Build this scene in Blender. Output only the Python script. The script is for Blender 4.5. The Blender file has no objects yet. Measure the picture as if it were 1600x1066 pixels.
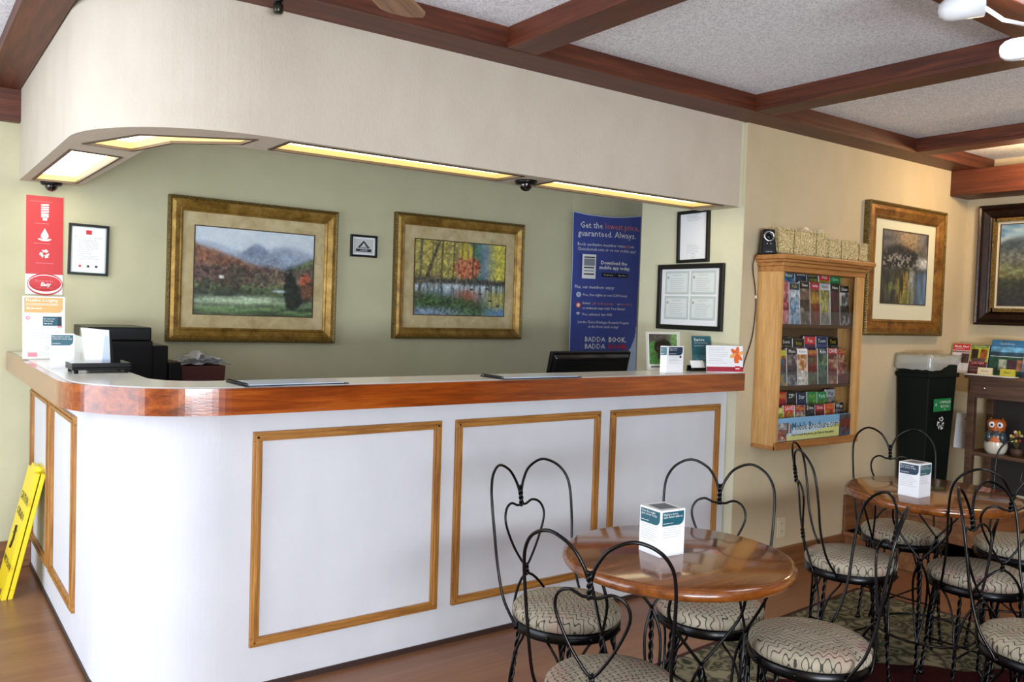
import bpy, math, random
import numpy as np
from mathutils import Vector, Matrix

# ------------------------------------------------------------------ camera, world, light, exposure
S = bpy.context.scene
C = S.collection
R = math.radians
CAM_H = 1.43
yaw, pitch, roll = 0.6303, -0.0376, 0.0315
f_ = Vector((math.sin(yaw)*math.cos(pitch), math.cos(yaw)*math.cos(pitch), math.sin(pitch)))
r_ = Vector((math.cos(yaw), -math.sin(yaw), 0)); u_ = r_.cross(f_)
rr = math.cos(roll)*r_ + math.sin(roll)*u_; uu = -math.sin(roll)*r_ + math.cos(roll)*u_
cd = bpy.data.cameras.new('camera'); cam = bpy.data.objects.new('camera', cd); C.objects.link(cam)
M = Matrix((rr, uu, -f_)).transposed().to_4x4(); M.translation = (0, 0, CAM_H)
cam.matrix_world = M
cd.sensor_width = 36; cd.lens = 1324.2/1600*36; cd.clip_start = 0.05
S.camera = cam
S.view_settings.view_transform = 'Standard'
try: S.view_settings.look = 'None'
except Exception: pass
S.view_settings.exposure = 0.0; S.view_settings.gamma = 1.0; S.view_settings.use_curve_mapping = False

w = bpy.data.worlds.new('world'); S.world = w; w.use_nodes = True
wb = w.node_tree.nodes['Background']; wb.inputs[0].default_value = (0.62, 0.75, 1.0, 1); wb.inputs[1].default_value = 1.2

def area(name, loc, target, sx, sy, power, color):
    d = bpy.data.lights.new(name, 'AREA'); d.shape = 'RECTANGLE'; d.size = sx; d.size_y = sy
    d.energy = power; d.color = color
    o = bpy.data.objects.new(name, d); C.objects.link(o); o.location = loc
    o.rotation_euler = (Vector(target)-Vector(loc)).to_track_quat('-Z', 'Y').to_euler()
    return o
# daylight through the front window (behind the camera) and the glass side wall on the left
area('daylight_front', (-0.5, -3.15, 1.55), (0.6, 3, 1.3), 2.6, 1.7, 74, (0.77, 0.87, 1.0))
area('ceiling_fill_front', (-0.3, -3.13, 0.75), (2.2, 0.8, 2.55), 3.0, 0.5, 255, (0.86, 0.93, 1.0))  # upward lamp added low at the front window to brighten the ceiling
area('daylight_side', (-1.75, 3.0, 1.35), (1.2, 3.3, 0.9), 2.9, 2.1, 98, (0.82, 0.90, 1.0))

# ------------------------------------------------------------------ colour helpers
def lin(c):
    return tuple(((x/12.92) if x <= 0.04045 else ((x+0.055)/1.055)**2.4) for x in c)
def hexc(h):
    return lin(tuple(int(h[i:i+2], 16)/255 for i in (0, 2, 4)))
MATS = {}
def mat(name, col, rough=0.5, metal=0.0, coat=0.0, emit=None, estr=0.0, alpha=1.0, trans=0.0, spec=None):
    m = bpy.data.materials.new(name); m.use_nodes = True
    p = m.node_tree.nodes['Principled BSDF']
    c = hexc(col) if isinstance(col, str) else col
    p.inputs['Base Color'].default_value = (*c, 1)
    p.inputs['Roughness'].default_value = rough; p.inputs['Metallic'].default_value = metal
    p.inputs['Coat Weight'].default_value = coat; p.inputs['Coat Roughness'].default_value = 0.06
    p.inputs['Transmission Weight'].default_value = trans
    if spec is not None: p.inputs['Specular IOR Level'].default_value = spec
    if emit:
        p.inputs['Emission Color'].default_value = (*(hexc(emit) if isinstance(emit, str) else emit), 1)
        p.inputs['Emission Strength'].default_value = estr
    if alpha < 1: p.inputs['Alpha'].default_value = alpha
    MATS[name] = m
    return m
def nodes(m):
    nt = m.node_tree
    return nt, nt.nodes, nt.links, nt.nodes['Principled BSDF']
def coords(nt, scale=(1, 1, 1), rot=(0, 0, 0), kind='Object'):
    tc = nt.nodes.new('ShaderNodeTexCoord'); mp = nt.nodes.new('ShaderNodeMapping')
    mp.inputs['Scale'].default_value = scale; mp.inputs['Rotation'].default_value = rot
    nt.links.new(tc.outputs[kind], mp.inputs['Vector'])
    return mp.outputs['Vector']
def noise(nt, vec, scale, detail=3, rough=0.6, dist=0.0):
    n = nt.nodes.new('ShaderNodeTexNoise'); n.inputs['Scale'].default_value = scale
    n.inputs['Detail'].default_value = detail; n.inputs['Roughness'].default_value = rough; n.inputs['Distortion'].default_value = dist
    nt.links.new(vec, n.inputs['Vector']); return n.outputs['Fac']
def ramp(nt, fac, stops):
    r = nt.nodes.new('ShaderNodeValToRGB'); e = r.color_ramp.elements
    while len(e) < len(stops): e.new(0.5)
    for i, (p, c) in enumerate(stops):
        e[i].position = p; e[i].color = (*(hexc(c) if isinstance(c, str) else c), 1)
    nt.links.new(fac, r.inputs[0]); return r.outputs[0]
def bump(nt, h, strength, dist=0.01):
    b = nt.nodes.new('ShaderNodeBump'); b.inputs['Strength'].default_value = strength; b.inputs['Distance'].default_value = dist
    nt.links.new(h, b.inputs['Height']); nt.links.new(b.outputs[0], nt.nodes['Principled BSDF'].inputs['Normal'])
def mixc(nt, fac, a, b, mode='MIX'):
    x = nt.nodes.new('ShaderNodeMix'); x.data_type = 'RGBA'; x.blend_type = mode
    for s, v in ((0, fac), (6, a), (7, b)):
        if hasattr(v, 'is_linked') or hasattr(v, 'links'): nt.links.new(v, x.inputs[s])
        elif s == 0: x.inputs[0].default_value = v
        else: x.inputs[s].default_value = (*v, 1)
    return x.outputs[2]
def wood(name, dark, mid, light, axis='x', scale=1.0, rough=0.4, coat=0.0, bmp=0.15):
    m = mat(name, mid, rough, coat=coat); nt, ns, lk, p = nodes(m)
    st = {'x': (1.2, 22, 22), 'y': (22, 1.2, 22), 'z': (22, 22, 1.2)}[axis]
    v = coords(nt, tuple(s*scale for s in st))
    n1 = noise(nt, v, 1.6, 6, 0.65, 0.6)
    v2 = coords(nt, tuple(s*scale*3.2 for s in st))
    n2 = noise(nt, v2, 3.0, 2, 0.5)
    c1 = ramp(nt, n1, [(0.28, dark), (0.5, mid), (0.72, light)])
    c2 = ramp(nt, n2, [(0.35, (0.72, 0.68, 0.66)), (0.6, (1.0, 1.0, 1.0))])
    lk.new(mixc(nt, 0.6, c1, c2, 'MULTIPLY'), p.inputs['Base Color'])
    bump(nt, n2, bmp, 0.002)
    return m
def plaster(name, a, b, rough=0.85, fine=160, bmp=0.25, dist=0.003, stretch=(1, 1, 1)):
    m = mat(name, a, rough, spec=0.3); nt, ns, lk, p = nodes(m)
    v = coords(nt, stretch)
    lk.new(ramp(nt, noise(nt, v, 6, 5, 0.6), [(0.35, a), (0.7, b)]), p.inputs['Base Color'])
    bump(nt, noise(nt, v, fine, 2, 0.6), bmp, dist)
    return m

# setting materials
W_BEIGE = plaster('beige_wallpaper', 'CDBD9D', 'C6B694', fine=120, bmp=0.4, stretch=(1, 1, 0.5))
W_SOFFIT = plaster('soffit_wallpaper', 'CBC1B0', 'C4B9A8', fine=95, bmp=0.45, dist=0.003, stretch=(1, 1, 0.6))
W_SAGE = plaster('sage_paint', 'C3BF9E', 'BDB998', fine=90, bmp=0.08)
W_CREAM = plaster('cream_paint', 'D9D5B8', 'D3CFB2', fine=90, bmp=0.08)
W_COUNTER = plaster('counter_wallpaper', 'D5D6DA', 'CFD0D5', fine=140, bmp=0.14, stretch=(1, 1, 0.5))
def ceil_mat():
    m = mat('popcorn_ceiling', 'C3C3C3', 0.95, spec=0.1); nt, ns, lk, p = nodes(m)
    v = coords(nt)
    n = noise(nt, v, 130, 2, 0.75)
    lk.new(ramp(nt, n, [(0.38, 'C9CCD2'), (0.5, 'EDF0F5'), (0.6, 'FBFCFF')]), p.inputs['Base Color'])
    bump(nt, n, 0.35, 0.005); return m
CEIL = ceil_mat()
BEAM_X = wood('stained_beam_wood', '38170B', '582812', '73381C', 'x', 0.9, 0.5)
BEAM_Y = wood('stained_beam_wood_across', '38170B', '582812', '73381C', 'y', 0.9, 0.5)
OAK_X = wood('oak_trim_wood', '7A4A1C', 'A87233', 'C4914A', 'x', 1.6, 0.4)
OAK_Z = wood('oak_trim_wood_upright', '7A4A1C', 'A87233', 'C4914A', 'z', 1.6, 0.4)
OAK_Y = wood('oak_trim_wood_side', '7A4A1C', 'A87233', 'C4914A', 'y', 1.6, 0.4)
EDGE = wood('varnished_edge_wood', '5A2208', '93420F', 'B8621F', 'x', 0.8, 0.22, coat=0.7, bmp=0.1)
PINE_Z = wood('pine_rack_wood', 'B88545', 'D0A062', 'DDB377', 'z', 1.0, 0.45)
PINE_X = wood('pine_rack_cornice_wood', '8F5B2B', 'B57B40', 'C99356', 'x', 1.0, 0.42)
TABLEW = wood('table_top_wood', '4E260C', '7A4216', '935A24', 'x', 0.55, 0.15, coat=0.45, bmp=0.03)
CONS = wood('console_wood', '3E2A1C', '5C4130', '70523D', 'y', 0.8, 0.45)
DARKWALL = wood('fill_cutting_dark_wood', '3A2416', '4E3220', '5E3E28', 'z', 0.5, 0.5)  # dark finish invented for the unseen front wall, to reduce fill on the right
BASEW = wood('baseboard_wood', '5E3A20', '7E5230', '94643C', 'x', 0.9, 0.45)
BLADEW = wood('fan_blade_wood', '6E5138', '937053', 'AB886A', 'x', 1.0, 0.5)
def floor_mat():
    m = mat('laminate_floor', 'A07048', 0.32); nt, ns, lk, p = nodes(m)
    b = nt.nodes.new('ShaderNodeTexBrick'); b.offset = 0.37
    b.inputs['Scale'].default_value = 1.0; b.inputs['Brick Width'].default_value = 1.25; b.inputs['Row Height'].default_value = 0.125
    b.inputs['Mortar Size'].default_value = 0.0012; b.inputs['Mortar Smooth'].default_value = 0.4
    b.inputs['Color1'].default_value = (*hexc('84573A'), 1); b.inputs['Color2'].default_value = (*hexc('956845'), 1); b.inputs['Mortar'].default_value = (*hexc('7A5032'), 1)
    lk.new(coords(nt), b.inputs['Vector'])
    n = noise(nt, coords(nt, (1.0, 14, 1)), 2.2, 5, 0.65, 0.8)
    c = ramp(nt, n, [(0.3, (0.70, 0.64, 0.60)), (0.6, (1, 1, 1))])
    lk.new(mixc(nt, 0.75, b.outputs['Color'], c, 'MULTIPLY'), p.inputs['Base Color'])
    return m
FLOOR = floor_mat()
LAM = mat('white_laminate', 'E6E6E2', 0.16)
KICK = mat('dark_vinyl_kick', '3A2620', 0.5)
BLACK = mat('black_plastic', '060607', 0.35, spec=0.3)
BLACKM = mat('black_wire_metal', '050405', 0.26, spec=0.28)
BLACKF = mat('black_frame_paint', '0A0A0B', 0.35)
CHROME = mat('bright_metal', 'C8C8CA', 0.2, metal=1.0)
PAPER = mat('white_paper', 'EDEFF2', 0.55)
PAPERG = mat('pale_grey_ink', 'A9AFB5', 0.6)
INK = mat('dark_ink', '2A2E33', 0.6)
WHITEI = mat('white_ink', 'F4F4F4', 0.5)
TEAL = mat('teal_print', '1F5A68', 0.4)
NAVY = mat('navy_print', '17324A', 0.4)
RED = mat('red_print', 'C62A2C', 0.35)
ORANGE = mat('orange_print', 'F0A868', 0.45)
DORANGE = mat('deep_orange_print', 'E8672A', 0.45)
PINK = mat('pink_print', 'E88A96', 0.45)
MAROON = mat('maroon_print', '9E2038', 0.45)
BLUEB = mat('blue_banner_vinyl', '404D98', 0.28)
LBLUE = mat('pale_blue_vinyl', 'B9C9DC', 0.35)
BANRED = mat('banner_red_ink', 'E8806C', 0.5)
YEL = mat('yellow_sign_plastic', 'F2D61E', 0.35)
YINK = mat('sign_black_ink', '4A4312', 0.5)
GREEN = mat('green_label', '1F8A4C', 0.4)
MATB = mat('picture_mat_board_plain', 'D9D8BE', 0.7)
LINEN = mat('linen_liner', 'D8CFB4', 0.8)
REDBOX = mat('dark_red_box', '4A1C16', 0.5)
TRANSP = mat('clear_plastic', 'FFFFFF', 0.05, alpha=0.22)
PLBAG = mat('clear_bag_plastic', 'C9CCC4', 0.18, alpha=0.62)
BAG2 = mat('folded_clear_bags', 'C9CCD6', 0.2, alpha=0.75)
WPLAST = mat('white_plastic', 'E4E9E4', 0.35)
IVORY = mat('ivory_plastic', 'D8CDAE', 0.4)
BINM = mat('dark_green_bin_plastic', '05100C', 0.55, spec=0.2)
GOLDINK = mat('olive_yellow_print', 'B7B23A', 0.5)
PRINT = mat('printed_surface', 'FFFFFF', 0.4)
def attr_mat(m):
    nt, ns, lk, p = nodes(m); a = nt.nodes.new('ShaderNodeVertexColor'); a.layer_name = 'Col'
    lk.new(a.outputs['Color'], p.inputs['Base Color']); return m
attr_mat(PRINT)
ARTP = attr_mat(mat('art_print_behind_glass', 'FFFFFF', 0.5, coat=0.5))
WARM = mat('warm_light_diffuser', 'FFF6DE', 0.6, emit=(1.0, 0.86, 0.58), estr=3.8)
COOLW = mat('left_light_diffuser', 'FFFDF2', 0.6, emit=(1.0, 0.92, 0.72), estr=6.0)
LAMPM = mat('lamp_face', 'FFFFFF', 0.5, emit=(1.0, 0.98, 0.95), estr=14)
OCHRE = mat('ochre_trough_lining', 'BD9F66', 0.6)
DFRAME = mat('dark_trough_frame', '4A3926', 0.5)
def gilt(name, a, b, c, rough=0.42, scale=60):
    m = mat(name, b, rough, metal=0.45); nt, ns, lk, p = nodes(m)
    n = noise(nt, coords(nt), scale, 4, 0.7)
    lk.new(ramp(nt, n, [(0.3, a), (0.5, b), (0.72, c)]), p.inputs['Base Color']); bump(nt, n, 0.4, 0.004); return m
GILT = gilt('gilt_frame', '6E4E1A', '9A7632', 'B9974E', scale=14)
GILTD = gilt('gilt_beading', '2E2412', '6B5524', 'A58B4E', scale=120)
GILTR = gilt('bronze_gilt_frame', '5E3A16', '8E6128', 'A97C3C', scale=14)
DARKFR = gilt('dark_mahogany_frame', '120806', '1E0E0A', '2E1610', 0.3, 20)
def matboard():
    m = mat('mottled_tan_mat_board', 'C2B084', 0.75); nt, ns, lk, p = nodes(m)
    n = noise(nt, coords(nt), 9, 6, 0.65, 0.6)
    lk.new(ramp(nt, n, [(0.3, 'A89468'), (0.5, 'BCA97C'), (0.7, 'CFC096')]), p.inputs['Base Color']); return m
TANMAT = matboard()
def fabric():
    m = mat('squiggle_seat_fabric', 'A9A091', 0.9, spec=0.15); nt, ns, lk, p = nodes(m)
    v = coords(nt, (1, 1, 1))
    sp = nt.nodes.new('ShaderNodeSeparateXYZ'); lk.new(v, sp.inputs[0])
    def M_(op, a, b=None, c=None):
        n = nt.nodes.new('ShaderNodeMath'); n.operation = op
        for i, x in enumerate((a, b, c)):
            if x is None: continue
            if hasattr(x, 'links'): lk.new(x, n.inputs[i])
            else: n.inputs[i].default_value = x
        return n.outputs[0]
    w1 = M_('SINE', M_('ADD', M_('MULTIPLY', sp.outputs[0], 210), M_('MULTIPLY', M_('SINE', M_('MULTIPLY', sp.outputs[1], 60)), 1.4)))
    w2 = M_('SINE', M_('ADD', M_('MULTIPLY', sp.outputs[1], 150), M_('MULTIPLY', w1, 1.1)))
    w3 = M_('MULTIPLY', M_('SUBTRACT', noise(nt, v, 26, 2), 0.5), 1.7)
    wv = M_('ABSOLUTE', M_('ADD', w2, w3))
    base = ramp(nt, noise(nt, v, 11, 3, 0.5), [(0.3, '94746E'), (0.42, 'AEA28E'), (0.55, '9C9480'), (0.68, 'A99282')])
    line = ramp(nt, wv, [(0.0, (0.10, 0.11, 0.12)), (0.20, (0.14, 0.15, 0.16)), (0.36, (1, 1, 1))])
    c = mixc(nt, 0.95, base, line, 'MULTIPLY')
    lk.new(c, p.inputs['Base Color']); bump(nt, noise(nt, v, 420, 2, 0.7), 0.5, 0.002); return m
FAB = fabric()
def rugmat(name, stops, scale):
    m = mat(name, stops[0][1], 0.95, spec=0.1); nt, ns, lk, p = nodes(m)
    v = coords(nt)
    vo = nt.nodes.new('ShaderNodeTexVoronoi'); vo.inputs['Scale'].default_value = scale; vo.feature = 'SMOOTH_F1'
    mx = nt.nodes.new('ShaderNodeVectorMath'); mx.operation = 'ADD'
    nn = nt.nodes.new('ShaderNodeTexNoise'); nn.inputs['Scale'].default_value = scale*0.8; lk.new(v, nn.inputs['Vector'])
    sc = nt.nodes.new('ShaderNodeVectorMath'); sc.operation = 'SCALE'; sc.inputs[3].default_value = 0.07
    lk.new(nn.outputs['Color'], sc.inputs[0]); lk.new(v, mx.inputs[0]); lk.new(sc.outputs[0], mx.inputs[1]); lk.new(mx.outputs[0], vo.inputs['Vector'])
    lk.new(ramp(nt, vo.outputs['Distance'], stops), p.inputs['Base Color'])
    bump(nt, noise(nt, v, 300, 2), 0.6, 0.004); return m
RUGB = rugmat('floral_rug_border', [(0.1, '7A745A'), (0.25, '2C3022'), (0.38, '857E66'), (0.5, '38382A'), (0.62, '8E866E')], 15)
RUGF = rugmat('maroon_rug_field', [(0.2, '2A0A0D'), (0.5, '3A0E12'), (0.7, '24080A')], 14)
RUGE = mat('rug_binding', '3A120E', 0.9)
STRAW = mat('straw', 'D2BC7C', 0.8)
nt_, ns_, lk_, p_ = nodes(STRAW)
lk_.new(ramp(nt_, noise(nt_, coords(nt_), 120, 3, 0.8), [(0.35, '7A6434'), (0.48, 'D8C084'), (0.6, 'FFF2C4')]), p_.inputs['Base Color'])

# ------------------------------------------------------------------ mesh builder
def unit(v): return v/np.linalg.norm(v)
class MB:
    def __init__(s): s.v = []; s.f = []; s.m = []; s.sm = []; s.mats = []; s.col = {}; s.n = 0
    def mi(s, m):
        if m not in s.mats: s.mats.append(m)
        return s.mats.index(m)
    def add(s, vs, fs, m, smooth=False, cols=None):
        o = s.n; i = s.mi(m)
        s.v.extend([tuple(float(c) for c in v) for v in vs]); s.n += len(vs)
        s.f.extend([tuple(o+k for k in f) for f in fs]); s.m.extend([i]*len(fs)); s.sm.extend([smooth]*len(fs))
        if cols is not None:
            for k, c in enumerate(cols): s.col[o+k] = c
        return s
    def box(s, x0, x1, y0, y1, z0, z1, m):
        vs = [(x, y, z) for z in (z0, z1) for y in (y0, y1) for x in (x0, x1)]
        return s.add(vs, [(0, 2, 3, 1), (4, 5, 7, 6), (0, 1, 5, 4), (2, 6, 7, 3), (0, 4, 6, 2), (1, 3, 7, 5)], m)
    def hexa(s, bot, top, m):
        vs = list(bot)+list(top)
        return s.add(vs, [(3, 2, 1, 0), (4, 5, 6, 7), (0, 1, 5, 4), (1, 2, 6, 5), (2, 3, 7, 6), (3, 0, 4, 7)], m)
    def prism(s, poly, z0, z1, m, smooth=False, axis='z'):
        n = len(poly)
        if axis == 'z': vs = [(x, y, z0) for x, y in poly]+[(x, y, z1) for x, y in poly]
        else: vs = [(x, z0, y) for x, y in poly]+[(x, z1, y) for x, y in poly]
        i = len(s.f)
        s.add(vs, [tuple(range(n-1, -1, -1)), tuple(range(n, 2*n))], m)
        s.add(vs, [(k, (k+1) % n, (k+1) % n+n, k+n) for k in range(n)], m, smooth)
        return s
    def quad(s, a, b, c, d, m): return s.add([a, b, c, d], [(0, 1, 2, 3)], m)
    def tube(s, path, r, m, n=8, closed=False, cap=True):
        P = np.array(path, float); k = len(P)
        if closed: T = np.array([unit(P[(i+1) % k]-P[i-1]) for i in range(k)])
        else: T = np.array([unit(P[min(i+1, k-1)]-P[max(i-1, 0)]) for i in range(k)])
        a = np.array([0, 0, 1.]) if abs(T[0][2]) < 0.9 else np.array([1., 0, 0])
        u = unit(np.cross(T[0], a)); vs = []
        rad = r if hasattr(r, '__len__') else [r]*k
        for i in range(k):
            u = unit(u-T[i]*np.dot(u, T[i])); w2 = np.cross(T[i], u)
            for j in range(n):
                t = 2*math.pi*j/n; vs.append(P[i]+rad[i]*(math.cos(t)*u+math.sin(t)*w2))
        fs = []
        for i in range(k if closed else k-1):
            i2 = (i+1) % k
            for j in range(n): fs.append((i*n+j, i*n+(j+1) % n, i2*n+(j+1) % n, i2*n+j))
        if cap and not closed: fs += [tuple(range(n-1, -1, -1)), tuple((k-1)*n+j for j in range(n))]
        return s.add(vs, fs, m, True)
    def lathe(s, prof, m, n=32, c=(0, 0, 0), smooth=True, axis='z'):
        vs = []; fs = []
        for (r, z) in prof:
            for j in range(n):
                t = 2*math.pi*j/n
                p = (r*math.cos(t), r*math.sin(t), z)
                if axis == 'y': p = (p[0], -p[2], p[1])
                if axis == 'x': p = (p[2], p[0], p[1])
                vs.append((c[0]+p[0], c[1]+p[1], c[2]+p[2]))
        for i in range(len(prof)-1):
            for j in range(n): fs.append((i*n+j, i*n+(j+1) % n, (i+1)*n+(j+1) % n, (i+1)*n+j))
        return s.add(vs, fs, m, smooth)
    def ball(s, c, r, m, n=16, sc=(1, 1, 1)):
        vs = []; fs = []; k = n//2
        for i in range(k+1):
            a = math.pi*i/k
            for j in range(n):
                b = 2*math.pi*j/n
                vs.append((c[0]+sc[0]*r*math.sin(a)*math.cos(b), c[1]+sc[1]*r*math.sin(a)*math.sin(b), c[2]+sc[2]*r*math.cos(a)))
        for i in range(k):
            for j in range(n): fs.append((i*n+j, (i+1)*n+j, (i+1)*n+(j+1) % n, i*n+(j+1) % n))
        return s.add(vs, fs, m, True)
    def image(s, arr, x0, x1, z0, z1, y, m=None, curve=None):
        h, wd, _ = arr.shape                       # row 0 = top; linear colours on the corners of a fine grid
        X = np.linspace(x0, x1, wd); Z = np.linspace(z1, z0, h)
        vs = [(X[i], y+(curve(X[i], Z[j]) if curve else 0), Z[j]) for j in range(h) for i in range(wd)]
        fs = [(j*wd+i, (j+1)*wd+i, (j+1)*wd+i+1, j*wd+i+1) for j in range(h-1) for i in range(wd-1)]
        return s.add(vs, fs, m or PRINT, True, [tuple(c) for c in arr.reshape(-1, 3)])
    def text(s, t, size, x, z, m, align='CENTER', y=0.0, sx=1.0, shear=0.0, bold=0.0, curve=None):
        c = bpy.data.curves.new('t', 'FONT'); c.body = t; c.size = size; c.align_x = align; c.align_y = 'CENTER'
        c.resolution_u = 1; c.offset = bold; c.shear = shear
        o = bpy.data.objects.new('t', c); C.objects.link(o)
        dg = bpy.context.evaluated_depsgraph_get(); me = o.evaluated_get(dg).to_mesh()
        vs = [(x+v.co.x*sx, y, z+v.co.y) for v in me.vertices]
        if curve: vs = [(a, b+curve(a, d), d) for a, b, d in vs]
        fs = [tuple(p.vertices) for p in me.polygons]
        o.evaluated_get(dg).to_mesh_clear(); bpy.data.objects.remove(o); bpy.data.curves.remove(c)
        return s.add(vs, fs, m)
    def tlines(s, x0, x1, zs, h, m, y=0.0, seed=1, fill=0.9):
        rng = random.Random(seed)                  # rows of small dashes: body copy too fine to read
        for z in zs:
            x = x0
            end = x0+(x1-x0)*rng.uniform(fill-0.25, 1)
            while x < end-0.002:
                l = min(rng.uniform(1.6, 5.5)*h, end-x)
                s.add([(x, y, z), (x+l, y, z), (x+l, y, z+h), (x, y, z+h)], [(0, 1, 2, 3)], m); x += l+h*0.9
        return s
    def xf(s, M, start=0):
        for i in range(start, s.n): s.v[i] = tuple(M @ Vector(s.v[i]))
        return s
    def build(s, name, parent=None, bevel=0.0, loc=None, rot=None):
        me = bpy.data.meshes.new(name); me.from_pydata(s.v, [], s.f)
        for m in s.mats: me.materials.append(m)
        me.polygons.foreach_set('material_index', s.m); me.polygons.foreach_set('use_smooth', s.sm)
        if s.col:
            a = me.color_attributes.new('Col', 'FLOAT_COLOR', 'POINT')
            buf = np.ones((s.n, 4), dtype=np.float32)
            for k, c in s.col.items(): buf[k, :3] = c
            a.data.foreach_set('color', buf.ravel())
        me.update()
        o = bpy.data.objects.new(name, me); C.objects.link(o)
        if parent: o.parent = parent
        if loc: o.location = loc
        if rot: o.rotation_euler = rot
        if bevel:
            b = o.modifiers.new('bevel', 'BEVEL'); b.width = bevel; b.segments = 2; b.limit_method = 'ANGLE'; b.angle_limit = R(35)
        return o
def tag(o, label, cat, group=None, kind=None):
    o['label'] = label; o['category'] = cat
    if group: o['group'] = group
    if kind: o['kind'] = kind
    return o
def thing(name, label, cat, loc=(0, 0, 0), rz=0.0, group=None, rot=None):
    o = bpy.data.objects.new(name, None); C.objects.link(o); o.location = loc
    o.rotation_euler = rot or (0, 0, rz); o.empty_display_size = 0.05
    return tag(o, label, cat, group)
def struct(mb, name, bevel=0.0):
    o = mb.build(name, bevel=bevel); o['kind'] = 'structure'; return o
def copy_tree(o, parent=None):
    c = o.copy(); C.objects.link(c); c.parent = parent
    for ch in list(o.children): copy_tree(ch, c)
    return c
def cut(o, cutters):
    for k in cutters:
        b = o.modifiers.new('cut', 'BOOLEAN'); b.operation = 'DIFFERENCE'; b.object = k; b.solver = 'EXACT'
    dg = bpy.context.evaluated_depsgraph_get(); dg.update()
    me = bpy.data.meshes.new_from_object(o.evaluated_get(dg)); o.modifiers.clear(); o.data = me
    for k in cutters: bpy.data.objects.remove(k)
def spline(pts, n=8, closed=False):
    P = [np.array(p, float) for p in pts]; k = len(P); out = []
    for i in range(k if closed else k-1):
        if closed: a, b, c, d = P[i-1], P[i], P[(i+1) % k], P[(i+2) % k]
        else: a, b, c, d = P[max(i-1, 0)], P[i], P[i+1], P[min(i+2, k-1)]
        for j in range(n):
            t = j/n
            out.append(0.5*((2*b)+(-a+c)*t+(2*a-5*b+4*c-d)*t*t+(-a+3*b-3*c+d)*t**3))
    if not closed: out.append(P[-1])
    return out
def arc(cx, cy, r, a0, a1, n):
    return [(cx+r*math.cos(a0+(a1-a0)*i/n), cy+r*math.sin(a0+(a1-a0)*i/n)) for i in range(n+1)]

# ------------------------------------------------------------------ room shell
XL, XR, YF, YB, HC = -1.8, 6.05, -3.2, 5.05, 2.55
b = MB().box(XL-0.2, XR+0.2, YF-0.2, YB+0.15, -0.1, 0, FLOOR); struct(b, 'floor')
b = MB().box(XL-0.2, XR+0.2, YF-0.2, YB+0.15, HC, HC+0.1, CEIL); struct(b, 'ceiling')
# back wall: behind the counter and to its left
b = MB().box(XL-0.1, 4.22, YB, YB+0.12, 0, HC, W_SAGE); struct(b, 'wall_back')
# splayed wall at the right end of the reception niche
b = MB(); d = np.array([0.96, -0.28]); nrm = np.array([0.28, 0.96]); a0 = np.array([4.22, 5.05]); a1 = a0+d*1.5
pl = [tuple(a0), tuple(a1), tuple(a1+nrm*0.12), tuple(a0+nrm*0.12)]
b.prism(pl, 0, HC, W_SAGE); struct(b, 'wall_splay')
b = MB().box(3.66, 3.80, 3.05, 3.72, 0, HC, W_CREAM).box(3.66, 3.663, 2.954, 3.05, 0, HC, W_CREAM); struct(b, 'wall_niche')
b = MB().box(3.663, XR, 2.95, 3.05, 0, HC, W_BEIGE).box(3.66, 3.663, 2.95, 2.954, 0, HC, W_BEIGE); struct(b, 'wall_right')
b = MB().box(XR, XR+0.12, YF-0.1, 3.07, 0, HC, W_BEIGE); struct(b, 'wall_far')
# left wall with a wide opening of glass, front wall with a window, made dark to cut fill light
b = MB().box(XL-0.12, XL, YF, 1.5, 0, HC, W_BEIGE).box(XL-0.12, XL, 4.5, YB, 0, HC, W_BEIGE)
b.box(XL-0.12, XL, 1.5, 4.5, 2.4, HC, W_BEIGE).box(XL-0.12, XL, 1.5, 4.5, 0, 0.12, W_BEIGE); struct(b, 'wall_left')
b = MB().box(XL, -1.5, YF-0.12, YF, 0, HC, DARKWALL).box(2.1, XR, YF-0.12, YF, 0, HC, DARKWALL)
b.box(-1.5, 2.1, YF-0.12, YF, 2.42, HC, DARKWALL).box(-1.5, 2.1, YF-0.12, YF, 0, 0.45, DARKWALL); struct(b, 'wall_front')
b = MB()
for x in (-1.5, -0.3, 0.9, 2.04): b.box(x, x+0.06, YF-0.09, YF-0.03, 0.45, 2.42, BASEW)
b.box(-1.5, 2.1, YF-0.09, YF-0.03, 0.45, 0.51, BASEW).box(-1.5, 2.1, YF-0.09, YF-0.03, 2.36, 2.42, BASEW); struct(b, 'window_1')
b = MB()
for y in (1.5, 2.97, 4.44): b.box(XL-0.09, XL-0.03, y, y+0.06, 0.12, 2.4, BASEW)
b.box(XL-0.09, XL-0.03, 1.5, 4.5, 0.12, 0.18, BASEW).box(XL-0.09, XL-0.03, 1.5, 4.5, 2.34, 2.4, BASEW); struct(b, 'window_2')
# baseboards
b = MB().box(XL, 0.584, YB-0.018, YB, 0, 0.145, BASEW); struct(b, 'baseboard_back', 0.004)
b = MB().box(3.66, 4.70, 2.932, 2.95, 0, 0.12, BASEW).box(4.70, 5.2, 2.930, 2.95, 0.0, 0.36, BASEW); struct(b, 'baseboard_right', 0.004)

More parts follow.
